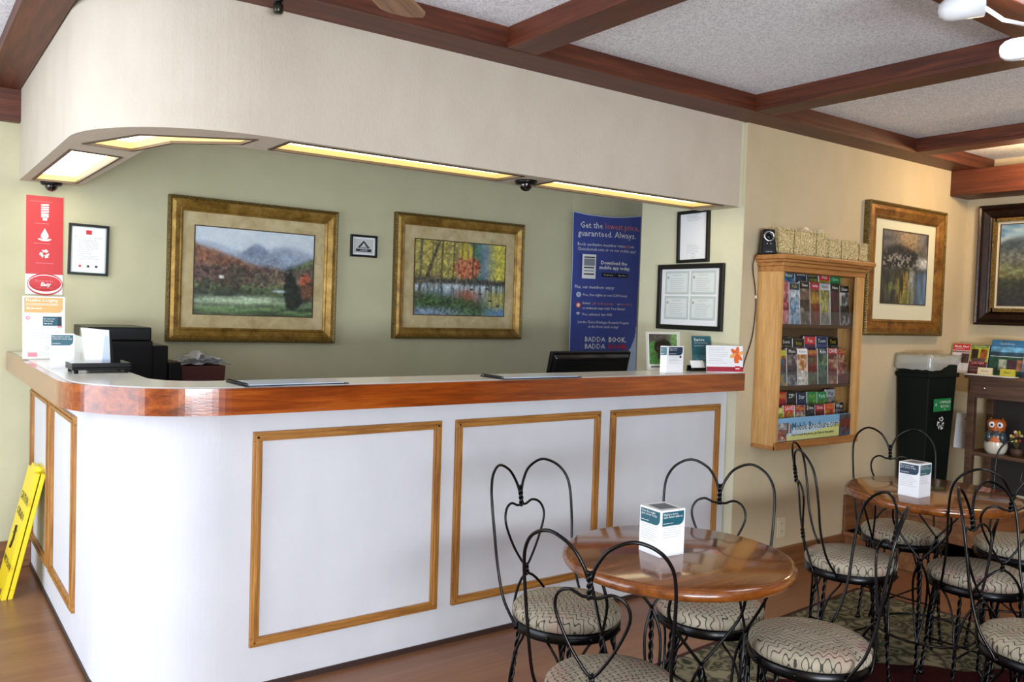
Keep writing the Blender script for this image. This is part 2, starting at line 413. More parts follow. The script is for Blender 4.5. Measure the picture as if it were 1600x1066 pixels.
# ceiling beams; each runs the depth or width of the room; lapped lip along the underside
def beam_x(n, x0, x1, y0, y1, z0=2.46, z1=HC, lip=True):
    b = MB().box(x0, x1, y0, y1, z0+0.022, z1, BEAM_X)
    b.box(x0, x1, y0-0.012, y1, z0, z0+0.022, BEAM_X); return struct(b, n, 0.003)
def beam_y(n, x0, x1, y0, y1, z0=2.462, z1=HC):
    b = MB().box(x0, x1, y0, y1, z0+0.022, z1, BEAM_Y)
    b.box(x0-0.01, x1+0.01, y0, y1, z0, z0+0.022, BEAM_Y); return struct(b, n, 0.003)
beam_x('trim_1', 0.50, XR, 2.785, 2.965)
beam_x('trim_2', XL, XR, 1.30, 1.455)
beam_x('trim_3', XL, XR, -0.25, -0.10)
k = 4
for x in (1.965, 3.505, 5.04):
    beam_y('trim_%d' % k, x, x+0.13, YF, 2.79); k += 1
beam_y('trim_%d' % k, 0.37, 0.50, YF, 5.0); k += 1
beam_y('trim_%d' % k, -1.2, -1.07, YF, 5.0); k += 1
b = MB().box(XL, 0.575, 4.985, YB, 2.30, 2.462, BEAM_X); struct(b, 'trim_%d' % k, 0.003); k += 1
b = MB().box(5.80, XR, YF, 2.949, 2.29, 2.46, BEAM_Y); struct(b, 'trim_%d' % k, 0.003); k += 1

# platform of two steps at the far right
b = MB().box(4.70, XR, -1.0, 2.93, 0.0, 0.14, BASEW); b.box(5.0, XR, -1.0, 2.93, 0.14, 0.28, BASEW)
b.box(4.68, 5.0, -1.0, 2.93, 0.118, 0.14, FLOOR).box(4.98, XR, -1.0, 2.93, 0.258, 0.281, FLOOR); struct(b, 'floor_step', 0.004)

# ------------------------------------------------------------------ soffit with recessed light troughs
ZS = 2.012
outer = [(0.515, 5.05)]+arc(1.065, 3.51, 0.55, math.pi, 1.5*math.pi, 24)+[(3.622, 2.96)]
inner = [(3.66, 3.21)]+arc(1.065, 3.51, 0.27, 1.5*math.pi, math.pi, 20)[0:]+[(0.795, 5.05)]
inner = [(3.622, 3.24)]+arc(1.065, 3.51, 0.27, 1.5*math.pi, math.pi, 20)+[(0.795, 5.05)]
b = MB().prism(outer+inner, ZS, HC, W_SOFFIT, smooth=False)
struct(MB().box(3.6225, 3.6598, 2.974, 3.24, ZS, HC, W_CREAM), 'wall_soffit_return')
soff = b.build('wall_soffit'); soff['kind'] = 'structure'
troughs = {
 'a': [(0.56, 3.80), (0.765, 3.84), (0.765, 4.93), (0.56, 4.95)],
 'b': [(0.575, 3.62), (0.70, 3.26), (1.055, 3.03), (1.045, 3.17), (0.84, 3.345), (0.765, 3.65)],
 'c': [(1.15, 2.985), (2.22, 2.985), (2.21, 3.18), (1.15, 3.20)],
 'd': [(2.39, 2.985), (3.53, 2.985), (3.52, 3.20), (2.40, 3.19)]}
def offs(poly, d):
    P = [np.array(p) for p in poly]; n = len(P); c = sum(P)/n
    A = sum(P[i][0]*P[(i+1) % n][1]-P[(i+1) % n][0]*P[i][1] for i in range(n))
    sgn = 1 if A > 0 else -1; out = []
    for i in range(n):
        e1 = unit(P[i]-P[i-1]); e2 = unit(P[(i+1) % n]-P[i])
        n1 = np.array([-e1[1], e1[0]])*sgn; n2 = np.array([-e2[1], e2[0]])*sgn
        m = unit(n1+n2); out.append(tuple(P[i]+m*d/max(0.4, np.dot(m, n1))))
    return out
cutters = []
for kx, p in troughs.items():
    c = MB().prism(p, ZS-0.05, ZS+0.125, W_SOFFIT).build('c'); cutters.append(c)
cut(soff, cutters)
LB = {'a': 'bright white recessed light in the soffit nearest the left wall',
      'b': 'angled recessed light set in the curved corner of the soffit',
      'c': 'long warm recessed light trough in the soffit above the landscape pictures',
      'd': 'warm recessed light trough at the right end of the soffit'}
for kx, p in troughs.items():
    n = len(p); c = np.mean(np.array(p), axis=0)
    t = thing('recessed_light', LB[kx], 'light', (c[0], c[1], ZS), group='recessed lights in the soffit')
    L = [(x-c[0], y-c[1]) for x, y in p]; I = offs(L, 0.012); I2 = offs(L, 0.003)
    q = MB()
    for i in range(n):
        j = (i+1) % n
        for z0, z1, A, B in ((-0.004, 0.006, L, I),):
            q.hexa([(*A[i], z0), (*A[j], z0), (*B[j], z0), (*B[i], z0)], [(*A[i], z1), (*A[j], z1), (*B[j], z1), (*B[i], z1)], DFRAME)
    q.build('frame', t)
    q = MB()
    for i in range(n):
        j = (i+1) % n
        q.hexa([(*I2[i], 0.006), (*I2[j], 0.006), (*I[j], 0.006), (*I[i], 0.006)], [(*I2[i], 0.11), (*I2[j], 0.11), (*I[j], 0.11), (*I[i], 0.11)], OCHRE)
    q.build('trough_lining', t)
    q = MB().prism(I2, 0.026 if kx in 'cd' else 0.032, 0.036 if kx in 'cd' else 0.042, COOLW if kx in 'ab' else WARM); q.build('diffuser', t)

# security domes under the soffit
def dome(x, y, label):
    t = thing('security_camera', label, 'camera', (x, y, ZS), group='dome cameras under the soffit')
    MB().lathe([(0.0, 0.0), (0.05, 0.0), (0.052, -0.006), (0.046, -0.016), (0.03, -0.019)], BLACK, 24).build('base', t)
    MB().lathe([(0.031, -0.014), (0.03, -0.028), (0.022, -0.04), (0.01, -0.047), (0.001, -0.048)], mat('smoked_dome', '050506', 0.08, coat=1.0) if 'smoked_dome' not in MATS else MATS['smoked_dome'], 24).build('dome', t)
dome(0.655, 4.99, 'black dome camera under the soffit beside the left wall light')
dome(2.305, 3.09, 'black dome camera under the soffit between the two long light troughs')
t = thing('motion_sensor', 'small dark cylinder sensor hanging from the wall beam', 'sensor', (1.055, 2.86, 2.46))
MB().lathe([(0.001, 0.0), (0.016, 0.0), (0.016, -0.008), (0.007, -0.012)], BLACK, 16).build('base', t)
MB().lathe([(0.006, -0.010), (0.015, -0.014), (0.017, -0.02), (0.017, -0.042), (0.013, -0.047), (0.001, -0.048)], mat('dark_olive_metal', '2B2E24', 0.3, metal=0.6), 18).build('head', t)

# ------------------------------------------------------------------ reception counter
t = thing('reception_counter', 'long white papered reception counter with rounded corner and varnished wood edge', 'counter', (1.0, 3.2, 0))
o = (-1.0, -3.2)
def sh(P): return [(x+o[0], y+o[1]) for x, y in P]
cx, cy = 0.955, 3.385
bo = [(0.585, 5.048)]+arc(cx, cy, 0.37, math.pi, 1.5*math.pi, 28)+[(3.655, 3.015)]
bi = [(3.655, 3.11), (0.955, 3.11)]+arc(cx, cy, 0.275, 1.5*math.pi, math.pi, 12)[1:]+[(0.68, 5.048)]
MB().prism(sh(bo+bi), 0.0, 1.036, W_COUNTER).build('body', t)
ko = [(0.578, 5.048)]+arc(cx, cy, 0.377, math.pi, 1.5*math.pi, 28)+[(3.655, 3.008)]
ki = [(3.655, 3.02)]+arc(cx, cy, 0.365, 1.5*math.pi, math.pi, 28)+[(0.59, 5.048)]
MB().prism(sh(ko+ki), 0.0, 0.022, KICK).build('kick_strip', t)
eo = [(0.465, 5.048)]+arc(cx, cy, 0.49, math.pi, 1.5*math.pi, 36)+[(3.652, 2.895)]
ei = [(3.652, 2.925)]+arc(cx, cy, 0.46, 1.5*math.pi, math.pi, 36)+[(0.495, 5.048)]
e = MB().prism(sh(eo+ei), 1.036, 1.128, EDGE); e.build('edge_band', t, bevel=0.004)
lo = [(0.493, 5.048)]+arc(cx, cy, 0.462, math.pi, 1.5*math.pi, 36)+[(3.652, 2.923)]
li = [(3.652, 3.17), (0.95, 3.17)]+arc(0.95, 3.36, 0.19, 1.5*math.pi, math.pi, 10)[1:]+[(0.76, 5.048)]
MB().prism(sh(lo+li), 1.10, 1.1305, LAM).build('countertop', t)
def trimframe(x0, x1, z0, z1, y, wd=0.034, th=0.014):
    q = MB()
    for a0_, a1_, b0, b1, m in ((x0, x1, z0, z0+wd, OAK_X), (x0, x1, z1-wd, z1, OAK_X), (x0, x0+wd, z0+wd, z1-wd, OAK_Z), (x1-wd, x1, z0+wd, z1-wd, OAK_Z)):
        q.box(a0_, a1_, y-th, y, b0, b1, m)
        if m is OAK_X: q.box(a0_+0.008, a1_-0.008, y-th-0.006, y-th+0.001, b0+0.009, b1-0.012, m)
        else: q.box(a0_+0.009, a1_-0.012, y-th-0.006, y-th+0.001, b0-0.02, b1+0.02, m)
    return q
for (x0, x1) in ((1.05, 1.845), (1.915, 2.733), (2.80, 3.595)):
    q = trimframe(x0-1.0, x1-1.0, 0.163, 0.956, 3.0152-3.2); q.build('panel_molding', t, bevel=0.002)
for (y0, y1) in ((4.375, 4.985), (3.70, 4.315)):
    q = trimframe(-(y1-3.2), -(y0-3.2), 0.163, 0.950, 0.5855-1.0)   # local frame rotated so the moulding faces left
    Mr = Matrix.Rotation(R(-90), 4, 'Z')
    q.xf(Mr); 
    q.build('panel_molding', t, bevel=0.002)
# staff desk behind the counter
MB().box(-0.20, 2.65, -0.08, 0.42, 0.72, 0.75, CONS).box(-0.20, 0.45, 0.42, 1.75, 0.72, 0.75, CONS).build('work_surface', t, bevel=0.003)
for x in (-0.15, 1.2, 2.6): MB().box(x-0.03, x+0.03, -0.06, 0.40, 0.0, 0.72, CONS).build('support_panel', t)

# ------------------------------------------------------------------ painters (all computed)
def vnoise(h, w_, sx, sy, seed):
    rng = np.random.RandomState(seed); gx = int(sx)+3; gy = int(sy)+3
    G = rng.rand(gy, gx); X = np.linspace(0, sx, w_); Y = np.linspace(0, sy, h)
    xi = X.astype(int); yi = Y.astype(int); fx = X-xi; fy = Y-yi
    fx = fx*fx*(3-2*fx); fy = (fy*fy*(3-2*fy))[:, None]
    a = G[yi][:, xi]; b_ = G[yi][:, xi+1]; c = G[yi+1][:, xi]; d_ = G[yi+1][:, xi+1]
    return (a*(1-fx)+b_*fx)*(1-fy)+(c*(1-fx)+d_*fx)*fy
def fbm(h, w_, sx, sy, seed, o_=5):
    out = 0; amp = 1; tot = 0
    for k_ in range(o_):
        out = out+amp*vnoise(h, w_, sx*2**k_, sy*2**k_, seed+k_*7); tot += amp; amp *= 0.55
    return out/tot
def srgb(hx): return np.array([int(hx[i:i+2], 16)/255 for i in (0, 2, 4)])
def tolin(a):
    a = np.clip(a, 0, 1); return np.where(a <= 0.04045, a/12.92, ((a+0.055)/1.055)**2.4)
def lay(img, mask, col, tex=None, amt=0.3):
    m = np.clip(mask, 0, 1)[..., None]; c = srgb(col) if isinstance(col, str) else col
    c = np.broadcast_to(c, img.shape)
    if tex is not None: c = c*(1+amt*(tex[..., None]-0.5)*2)
    return img*(1-m)+c*m
def st(x, k_=0.012): return 1/(1+np.exp(-np.clip(x/k_, -40, 40)))
def grid(h, w_):
    u, v = np.meshgrid(np.linspace(0, 1, w_), np.linspace(1, 0, h)); return u, v
def dabs(img, seed):
    h, w_, _ = img.shape; t_ = fbm(h, w_, 55, 42, seed, 3); t2 = fbm(h, w_, 16, 12, seed+5, 3)
    u, v = grid(h, w_); k_ = 0.15+0.85*st(0.70-v, .05)
    return tolin(img*(1+k_*(0.5*(t_-.5)+0.2*(t2-.5)))[..., None])
def art_valley(h=150, w_=210):
    u, v = grid(h, w_); n = fbm(h, w_, 12, 9, 3); n2 = fbm(h, w_, 40, 30, 9); n3 = fbm(h, w_, 5, 4, 21)
    img = np.zeros((h, w_, 3))+srgb('CDD9E2'); img = lay(img, st(n3-0.5, .08)*0.6, 'E3E9EC')
    img = lay(img, st(0.79+0.05*np.sin(u*9+1)+0.05*(n-.5)-v), 'A9B7C8', n, .15)
    rid = 0.62+0.22*np.exp(-((u-0.5)/0.15)**2)+0.05*(n-.5)
    img = lay(img, st(rid-v), '7F8DA3', n, .3)
    img = lay(img, st(0.70+0.10*np.exp(-((u-0.72)/0.13)**2)-v)*0.8, '93A2B6', n, .2)
    img = lay(img, st(0.80-0.42*u+0.03*(n-.5)-v), '7A5644', n2, .5)
    img = lay(img, st(0.80-0.42*u-v)*st(u-0.1, .05)*st(0.33-u, .05)*st(n-.52, .04), '9A6040', n2, .4)
    img = lay(img, st(0.46+0.62*(u-0.6)+0.04*(n-.5)-v)*st(u-.55, .03), '3E5548', n2, .6)
    img = lay(img, st(0.46+0.62*(u-0.6)-v)*st(u-.72, .03)*st(v-.6, .05)*st(n-.48, .04), '7C7F55', n2, .4)
    img = lay(img, st(0.56+0.05*(n-.5)+0.02*np.sin(u*14)-v, .02), '5A4740', n2, .8)
    img = lay(img, st(0.53-v, .03)*st(n-.52, .03), '6F6250', n2, .6)
    img = lay(img, st(0.36+0.04*(n-.5)-v, .015), '5C6B45', n2, .6)
    img = lay(img, st(0.30+0.03*(n-.5)-v, .015)*st(n3-.42, .06), '33382C', n2, .6)
    nh = fbm(h, w_, 5, 26, 27)
    img = lay(img, st(0.215+0.02*np.sin(u*5)-v, .012), '8FA487', nh, .5)
    img = lay(img, st(0.18-v, .03)*st(u-.10, .1)*st(.8-u, .1), 'B4C2A4', nh, .5)
    img = lay(img, st(0.10+0.06*(nh-.5)+0.05*u-v, .02), '4A5E3C', nh, .8)
    for cx_, cy_, rx, ry, c in ((.33, .44, .085, .15, '4C4438'), (.10, .33, .03, .10, '39402E'), (.24, .43, .05, .1, '5B4A40'), (.80, .33, .055, .23, '1D2620'), (.84, .24, .08, .15, '232A22'), (.55, .42, .08, .09, '5E5648'), (.93, .42, .05, .10, 'A9563A'), (.95, .3, .06, .12, '6B4A38')):
        dd = ((u-cx_)/rx)**2+((v-cy_)/ry)**2+1.1*(n2-.5)+.8*(n-.5)
        img = lay(img, st(1-dd, .12), c, n2, .7)
    img = lay(img, st(.018-abs(u-.215), .003)*st(.018-abs(v-.435), .003), 'F2EFE6')
    img = lay(img, st(.05-abs(u-.70), .01)*st(.014-abs(v-.295), .004), 'B9C9D6')
    img = lay(img, st(0.02-abs(v-.215-.02*np.sin(u*5)), .006)*st(n-.5, .05)*.8, '22261F')
    return dabs(img, 301)
def art_river(h=150, w_=190):
    u, v = grid(h, w_); n = fbm(h, w_, 10, 8, 33); n2 = fbm(h, w_, 45, 36, 39); n3 = fbm(h, w_, 60, 6, 41)
    img = np.zeros((h, w_, 3))+srgb('77838E')
    img = lay(img, st(.62-u+0.2*(n-.5), .05), 'A79A4E', n2, .6)
    img = lay(img, st(u-.80+.2*(n-.5), .04), 'C9BE4C', n2, .45)
    img = lay(img, st(.06-abs(u-.73), .03), '6E8AB0', n, .3)
    img = lay(img, st(.07-abs(u-.66), .02)*st(v-.45), '4F7560', n2, .5)
    dd = ((u-.57)/.14)**2+((v-.66)/.16)**2+1.0*(n2-.5)+.6*(n-.5); img = lay(img, st(1-dd, .18), 'B85434', n2, .9); img = lay(img, st(1-dd, .18)*st(n2-.55, .03), 'E09060')
    dd = ((u-.55)/.08)**2+((v-.88)/.12)**2+1.0*(n2-.5); img = lay(img, st(1-dd, .12), 'B9A53C', n2, .5)
    img = lay(img, st(.5+.03*(n-.5)-v, .01)*st(v-.4, .01), '43413A', n2, .9)
    for k_ in range(9):
        x = .18+.055*k_+.01*math.sin(k_*5); img = lay(img, st(.004+.003*(k_ % 3)-abs(u-x-.02*(v-.5)), .002)*st(v-.42, .02)*.8, '8A8272' if k_ % 2 else '4E4438')
    img = lay(img, st(.42-v, .01), '6F7F86', n3, .5)
    img = lay(img, st(.42-v, .01)*st(v-.33, .02)*st(n3-.5, .03), 'C8D2D8')
    img = lay(img, st(.34-v, .02)*st(.10-abs(u-.57), .04), 'A55A44', n3, .4)
    img = lay(img, st(.34-v, .02)*st(u-.80, .03), 'A8A25A', n3, .4)
    img = lay(img, st(.10+.03*(n-.5)-v, .02)*st(u-.7, .04), '5A82A8', n3, .3)
    for cx_, cy_ in ((.84, .21), (.93, .14), (.72, .30), (.80, .38), (.62, .36)):
        img = lay(img, st(1-((u-cx_)/.022)**2-((v-cy_)/.014)**2, .3), '3B3A38')
    img = lay(img, st(.30-.15*u+.08*(n-.5)-v, .02)*st(.78-u, .04), '3F5630', n2, .8)
    img = lay(img, st(.09+.03*(n-.5)-v, .02)*st(.45-u, .1), '7788A0', n2, .5)
    img = lay(img, st(.03-.02*v-abs(u-.04-.22*v**1.3), .004)*st(v-.45, .02), '4A4238', n2, .6)
    img = lay(img, st(.012-abs(u-.05-.02*v), .004)*st(v-.2, .02), '5C5548', n2, .5)
    img = lay(img, st(.012-abs(v-.42-.45*(u-.02)*(u < .3)), .004)*st(.28-u, .01), '6E6250')
    img = lay(img, st(.008-abs(v-.30-.9*(u-.1)), .003)*st(u-.09, .01)*st(.24-u, .01), 'A39A84')
    return dabs(img, 301)
def art_rocks(h=150, w_=110):
    u, v = grid(h, w_); n = fbm(h, w_, 7, 9, 53); n2 = fbm(h, w_, 26, 34, 59); n3 = fbm(h, w_, 22, 4, 61)
    img = np.zeros((h, w_, 3))+srgb('5E5A58'); img = lay(img, np.ones_like(u), '5E5A58', n, .6)
    img = lay(img, st(.18-abs(u-.55), .06)*st(v-.68, .04), 'A08A66', n2, .6)
    img = lay(img, st(n2-.60, .04)*st(v-.7, .03)*st(.25-abs(u-.55), .05), 'A8835A')
    img = lay(img, st(.72+.10*np.sin(u*4)+.1*(n-.5)-v, .02)*st(v-.42, .03), '1E1D1F', n2, .9)
    img = lay(img, st(n2-.56, .02)*st(v-.46, .02)*st(.7-v, .02)*st(.75-u, .1)*.8, 'A8A6A0')
    img = lay(img, st(u-.78, .03)*st(.08-abs(v-.58), .02), 'C9CED2', n2, .4)
    img = lay(img, st(.46-v, .02), '262A2E', n3, .9)
    img = lay(img, st(.44-v, .02)*st(.12-abs(u-.48), .04)*st(n3-.42, .05), 'B59038', n2, .5)
    img = lay(img, st(.46-v, .02)*st(.06-abs(u-.66), .02)*st(n3-.4, .05), '9FA6AC', n2, .4)
    img = lay(img, st(.46-v, .02)*st(u-.78, .04), '56708E', n3, .5)
    img = lay(img, st(.35-v, .05)*st(.28-abs(u-.38), .06)*st(n-.55, .05), '6E7440', n3, .5)
    return tolin(img)
def art_mountain(h=150, w_=210):
    u, v = grid(h, w_); n = fbm(h, w_, 9, 7, 73); n2 = fbm(h, w_, 36, 30, 79); n3 = fbm(h, w_, 3, 8, 81)
    img = np.zeros((h, w_, 3))+srgb('2F6598'); img = lay(img, st(n3-.52, .08)*st(v-.65, .05), 'C9D4CE', n, .1)
    img = lay(img, st(.12-abs(v-.80), .04)*st(n-.45, .06)*.8, 'B4C6CC')
    img = lay(img, st(.79+.11*u+.05*(n-.5)+.03*np.sin(u*9)-v), '33424E', n2, .5)
    img = lay(img, st(.70-.05*u+.06*(n-.5)-v, .02), '5B6260', n2, .6)
    img = lay(img, st(.52+.05*(n-.5)-v, .03), '5F6648', n2, .7)
    img = lay(img, st(.46-v, .05)*st(n-.5, .05), '8A8450', n2, .5)
    img = lay(img, st(.34+.05*(n-.5)-v, .02), '2A3026', n2, .8)
    img = lay(img, st(.16-v, .04), '23262A', n2, .6)
    return tolin(img)
def art_bear(h=90, w_=80):
    u, v = grid(h, w_); n = fbm(h, w_, 9, 9, 91); n2 = fbm(h, w_, 34, 34, 95)
    img = lay(np.zeros((h, w_, 3)), np.ones_like(u), '4E8A45', n2, .6)
    img = lay(img, st(v-.74+.1*(n-.5), .03), '4A4440', n2, .8)
    img = lay(img, st(v-.62, .04)*st(u-.75, .04), '6E9A58', n2, .5)
    dd = ((u-.52)/.27)**2+((v-.55)/.27)**2+.25*(n-.5); img = lay(img, st(1-dd, .06), '17140F', n2, .8)
    dd = ((u-.33)/.15)**2+((v-.58)/.20)**2; img = lay(img, st(1-dd, .06), '0F0D0B', n2, .8)
    for x in (.36, .50, .68): img = lay(img, st(.06-abs(u-x), .015)*st(.45-v, .02)*st(v-.14, .02), '0E0C0A')
    dd = ((u-.30)/.05)**2+((v-.52)/.05)**2; img = lay(img, st(1-dd, .15)*.7, '5A5048')
    img = lay(img, st(.16-v+.05*(n-.5), .03)*st(n2-.45, .05), '3F8A3C', n2, .5)
    return tolin(img)
def collage(seed, pal, h=26, w_=13, blocks=3):
    rng = np.random.RandomState(seed); u, v = grid(h, w_); n = fbm(h, w_, 4, 6, seed*3+1, 4); n2 = fbm(h, w_, 9, 16, seed*5+2, 3)
    img = np.zeros((h, w_, 3)); cs = [srgb(c) for c in pal]
    y = 1.0
    for k_ in range(blocks):
        y0 = y-rng.uniform(.6, 1.4)/blocks; c = cs[k_ % len(cs)]; c2 = cs[(k_+1) % len(cs)]
        mk = (v <= y) & (v > (y0 if k_ < blocks-1 else -1))
        tex = st(n-.5, .06)[..., None]
        img = np.where(mk[..., None], c*(1-tex)+c2*tex, img); y = y0
    return tolin(img*(0.38+0.85*n2[..., None]))

# ------------------------------------------------------------------ framed pictures
def frame_mb(W_, H_, fw, depth, outer_m, inner_m, lip=0.006):
    """four mitred mouldings with a beaded outer rim"""
    q = MB(); prof = [(0, 0), (0, -depth*0.75), (0.10*fw, -depth), (0.22*fw, -depth*0.82), (0.45*fw, -depth*0.95), (0.80*fw, -depth*0.62), (0.86*fw, -depth*0.72), (fw, -depth*0.5), (fw, -0.002)]
    c = [(-W_/2, -H_/2, 1, 1), (W_/2, -H_/2, -1, 1), (W_/2, H_/2, -1, -1), (-W_/2, H_/2, 1, -1)]
    n = len(prof); vs = []
    for (x, z, sx, sz) in c:
        for (a, d_) in prof: vs.append((x+sx*a, d_, z+sz*a))
    fo = []; fi = []
    for k_ in range(4):
        k2 = (k_+1) % 4
        for i in range(n-1):
            (fo if i < 3 else fi).append((k_*n+i, k2*n+i, k2*n+i+1, k_*n+i+1))
    q.add(vs, fo, outer_m); q.add(vs, fi, inner_m)
    return q
def beads(q, W_, H_, a, d_, r, m, step):
    for sx in (-1, 1):
        k_ = int(H_/step)
        for i in range(k_): q.ball((sx*(W_/2-a), d_, -H_/2+(i+.5)*H_/k_), r, m, 6)
        k_ = int(W_/step)
        for i in range(k_): q.ball((-W_/2+(i+.5)*W_/k_, d_, sx*(H_/2-a)), r, m, 6)
def picture(name, label, loc, rz, W_, H_, fw, art, aw, ah, matm, fm=GILT, bm=GILTD, az=0.0, roll_=0.0, liner=True):
    t = thing(name, label, 'picture', loc, rot=(0, roll_, rz))
    q = frame_mb(W_, H_, fw, 0.045, bm, fm); beads(q, W_, H_, 0.004, -0.036, 0.0065, bm, 0.016)
    beads(q, W_-1.72*fw, H_-1.72*fw, 0.0, -0.031, 0.003, bm, 0.012) if liner else None
    q.build('frame', t)
    MB().box(-W_/2+fw*.9, W_/2-fw*.9, -0.014, -0.004, -H_/2+fw*.9, H_/2-fw*.9, matm).build('mat_board', t)
    q = MB().image(art, -aw/2, aw/2, az-ah/2, az+ah/2, -0.0165, ARTP)
    e_ = 0.006
    for a0_, a1_, b0, b1 in ((-aw/2-e_, aw/2+e_, az+ah/2, az+ah/2+e_), (-aw/2-e_, aw/2+e_, az-ah/2-e_, az-ah/2), (-aw/2-e_, -aw/2, az-ah/2, az+ah/2), (aw/2, aw/2+e_, az-ah/2, az+ah/2)):
        q.box(a0_, a1_, -0.019, -0.013, b0, b1, DFRAME)
    q.build('print', t)
    return t
picture('framed_picture', 'large gilt framed landscape of an autumn valley with blue mountains', (1.755, YB, 1.597), 0, 1.025, 0.83, 0.082, art_valley(), 0.72, 0.505, TANMAT, roll_=R(0.5))
picture('framed_picture', 'gilt framed picture of a red and yellow autumn river, behind the counter', (3.213, YB, 1.63), 0, 1.065, 0.84, 0.075, art_river(), 0.745, 0.508, TANMAT)
picture('framed_picture', 'upright bronze framed print of dark rocks above rippled water with pale mat', (5.245, 2.95, 1.752), 0, 0.925, 0.825, 0.10, art_rocks(), 0.53, 0.455, MATB, fm=GILTR, az=0.02)
tp = picture('framed_picture', 'dark mahogany framed mountain painting with blue sky on the far wall', (XR, 2.29, 1.83), R(-90), 1.13, 0.81, 0.09, art_mountain(), 0.84, 0.54, LINEN, fm=DARKFR, bm=DARKFR)
q = MB(); 
for sx in (-1, 1):
    q.box(sx*0.455-0.012, sx*0.455+0.012, -0.036, -0.012, -0.315, 0.315, GILTD); q.box(-0.455, 0.455, -0.036, -0.012, sx*0.303-0.012, sx*0.303+0.012, GILTD)
q.build('gilt_liner', tp)

def docframe(label, loc, rz, W_, H_, fw, fill, depth=0.02, tilt=0.0):
    t = thing('document_frame', label, 'frame', loc, rot=(0, tilt, rz), group='black framed papers')
    q = MB()
    q.box(-W_/2, W_/2, -depth, 0, H_/2-fw, H_/2, BLACKF).box(-W_/2, W_/2, -depth, 0, -H_/2, -H_/2+fw, BLACKF)
    q.box(-W_/2, -W_/2+fw, -depth, 0, -H_/2+fw, H_/2-fw, BLACKF).box(W_/2-fw, W_/2, -depth, 0, -H_/2+fw, H_/2-fw, BLACKF)
    q.build('frame', t, bevel=0.002)
    q = MB().box(-W_/2+fw, W_/2-fw, -0.008, 0, -H_/2+fw, H_/2-fw, PAPER); fill(q, -0.0088); q.build('document', t); return t
def f_cert(q, y):
    q.box(-0.085, 0.085, y+0.0003, y+0.0007, -0.125, 0.125, mat('certificate_border', 'C4D0C8', 0.6)); q.box(-0.079, 0.079, y, y+0.0006, -0.119, 0.119, PAPER)
    y -= 0.0006
    q.box(-0.014, 0.014, y, y+0.0005, 0.082, 0.105, RED); q.text('Room to be Green', 0.017, 0, 0.066, PAPERG, y=y-0.0004)
    q.tlines(-0.05, 0.05, [0.05, 0.04, 0.03, 0.02, 0.01, 0.0, -0.012, -0.024, -0.036, -0.048], 0.0025, PAPERG, y, 5)
    for x, m in ((-0.04, RED), (0.0, INK), (0.04, INK)): q.lathe([(0.001, 0), (0.007, 0)], m, 10, (x, y-0.0004, -0.088), axis='y')
docframe('black framed certificate with a red crest on the wall left of the valley picture', (0.842, YB, 1.676), 0, 0.197, 0.272, 0.013, f_cert, tilt=R(1))
def f_logo(q, y):
    q.box(-0.068, 0.068, y, y+0.0006, -0.046, 0.046, mat('logo_grey', 'C9CBC8', 0.6))
    q.add([(-0.045, y-.0005, -0.012), (0.0, y-.0005, 0.036), (0.045, y-.0005, -0.012)], [(2, 1, 0)], INK)
    q.add([(-0.024, y-.001, -0.008), (0.0, y-.001, 0.02), (0.024, y-.001, -0.008)], [(2, 1, 0)], WHITEI)
    for x in (-0.012, 0, 0.012): q.box(x-0.002, x+0.002, y-.0016, y-.001, -0.008, 0.012, INK)
    q.box(-0.055, 0.055, y-.001, y-.0005, -0.036, -0.018, INK); q.text('LODGE', 0.015, 0, -0.027, WHITEI, y=y-.0015)
docframe('small black framed logo plaque between the two landscape pictures', (2.462, YB, 1.808), 0, 0.188, 0.142, 0.014, f_logo)
def f_a(q, y):
    q.tlines(-0.05, 0.06, [0.115, 0.108, 0.10, 0.09, -0.05, -0.06, -0.07, -0.08, -0.09], 0.002, PAPERG, y, 8); q.text('STATE OF TENNESSEE', 0.010, 0, 0.125, PAPERG, y=y)
    q.lathe([(0.011, 0), (0.013, 0)], PAPERG, 16, (0, y, -0.108), axis='y')
docframe('narrow black framed white licence, upper of the two on the side wall', (3.66, 3.296, 1.873), R(-90), 0.235, 0.295, 0.018, f_a, tilt=R(-1))
def f_b(q, y):
    DG = mat('certificate_grey_green', 'C3CDC9', 0.6); LG = mat('certificate_paper', 'DDE3E2', 0.6)
    for sx in (-1, 1):
        for sz in (-1, 1):
            cx_, cz = sx*0.098, sz*0.072+0.01
            q.box(cx_-0.091, cx_+0.091, y, y+.0006, cz-0.066, cz+0.066, PAPERG); q.box(cx_-0.088, cx_+0.088, y-.0005, y, cz-0.063, cz+0.063, DG); q.box(cx_-0.078, cx_+0.078, y-.001, y-.0005, cz-0.053, cz+0.053, LG)
            q.tlines(cx_-0.05, cx_+0.06, [cz+k_*0.011 for k_ in range(-4, 3)], 0.0022, PAPERG, y-.0015, 9+sx+2*sz); q.text('CERTIFICATE', 0.012, cx_, cz+0.042, PAPERG, y=y-.0015)
            q.lathe([(0.004, 0), (0.007, 0)], INK, 10, (cx_-0.068, y-.0015, cz+0.03), axis='y')
docframe('wide black frame holding four pale certificates on the side wall', (3.66, 3.308, 1.530), R(-90), 0.49, 0.375, 0.027, f_b)

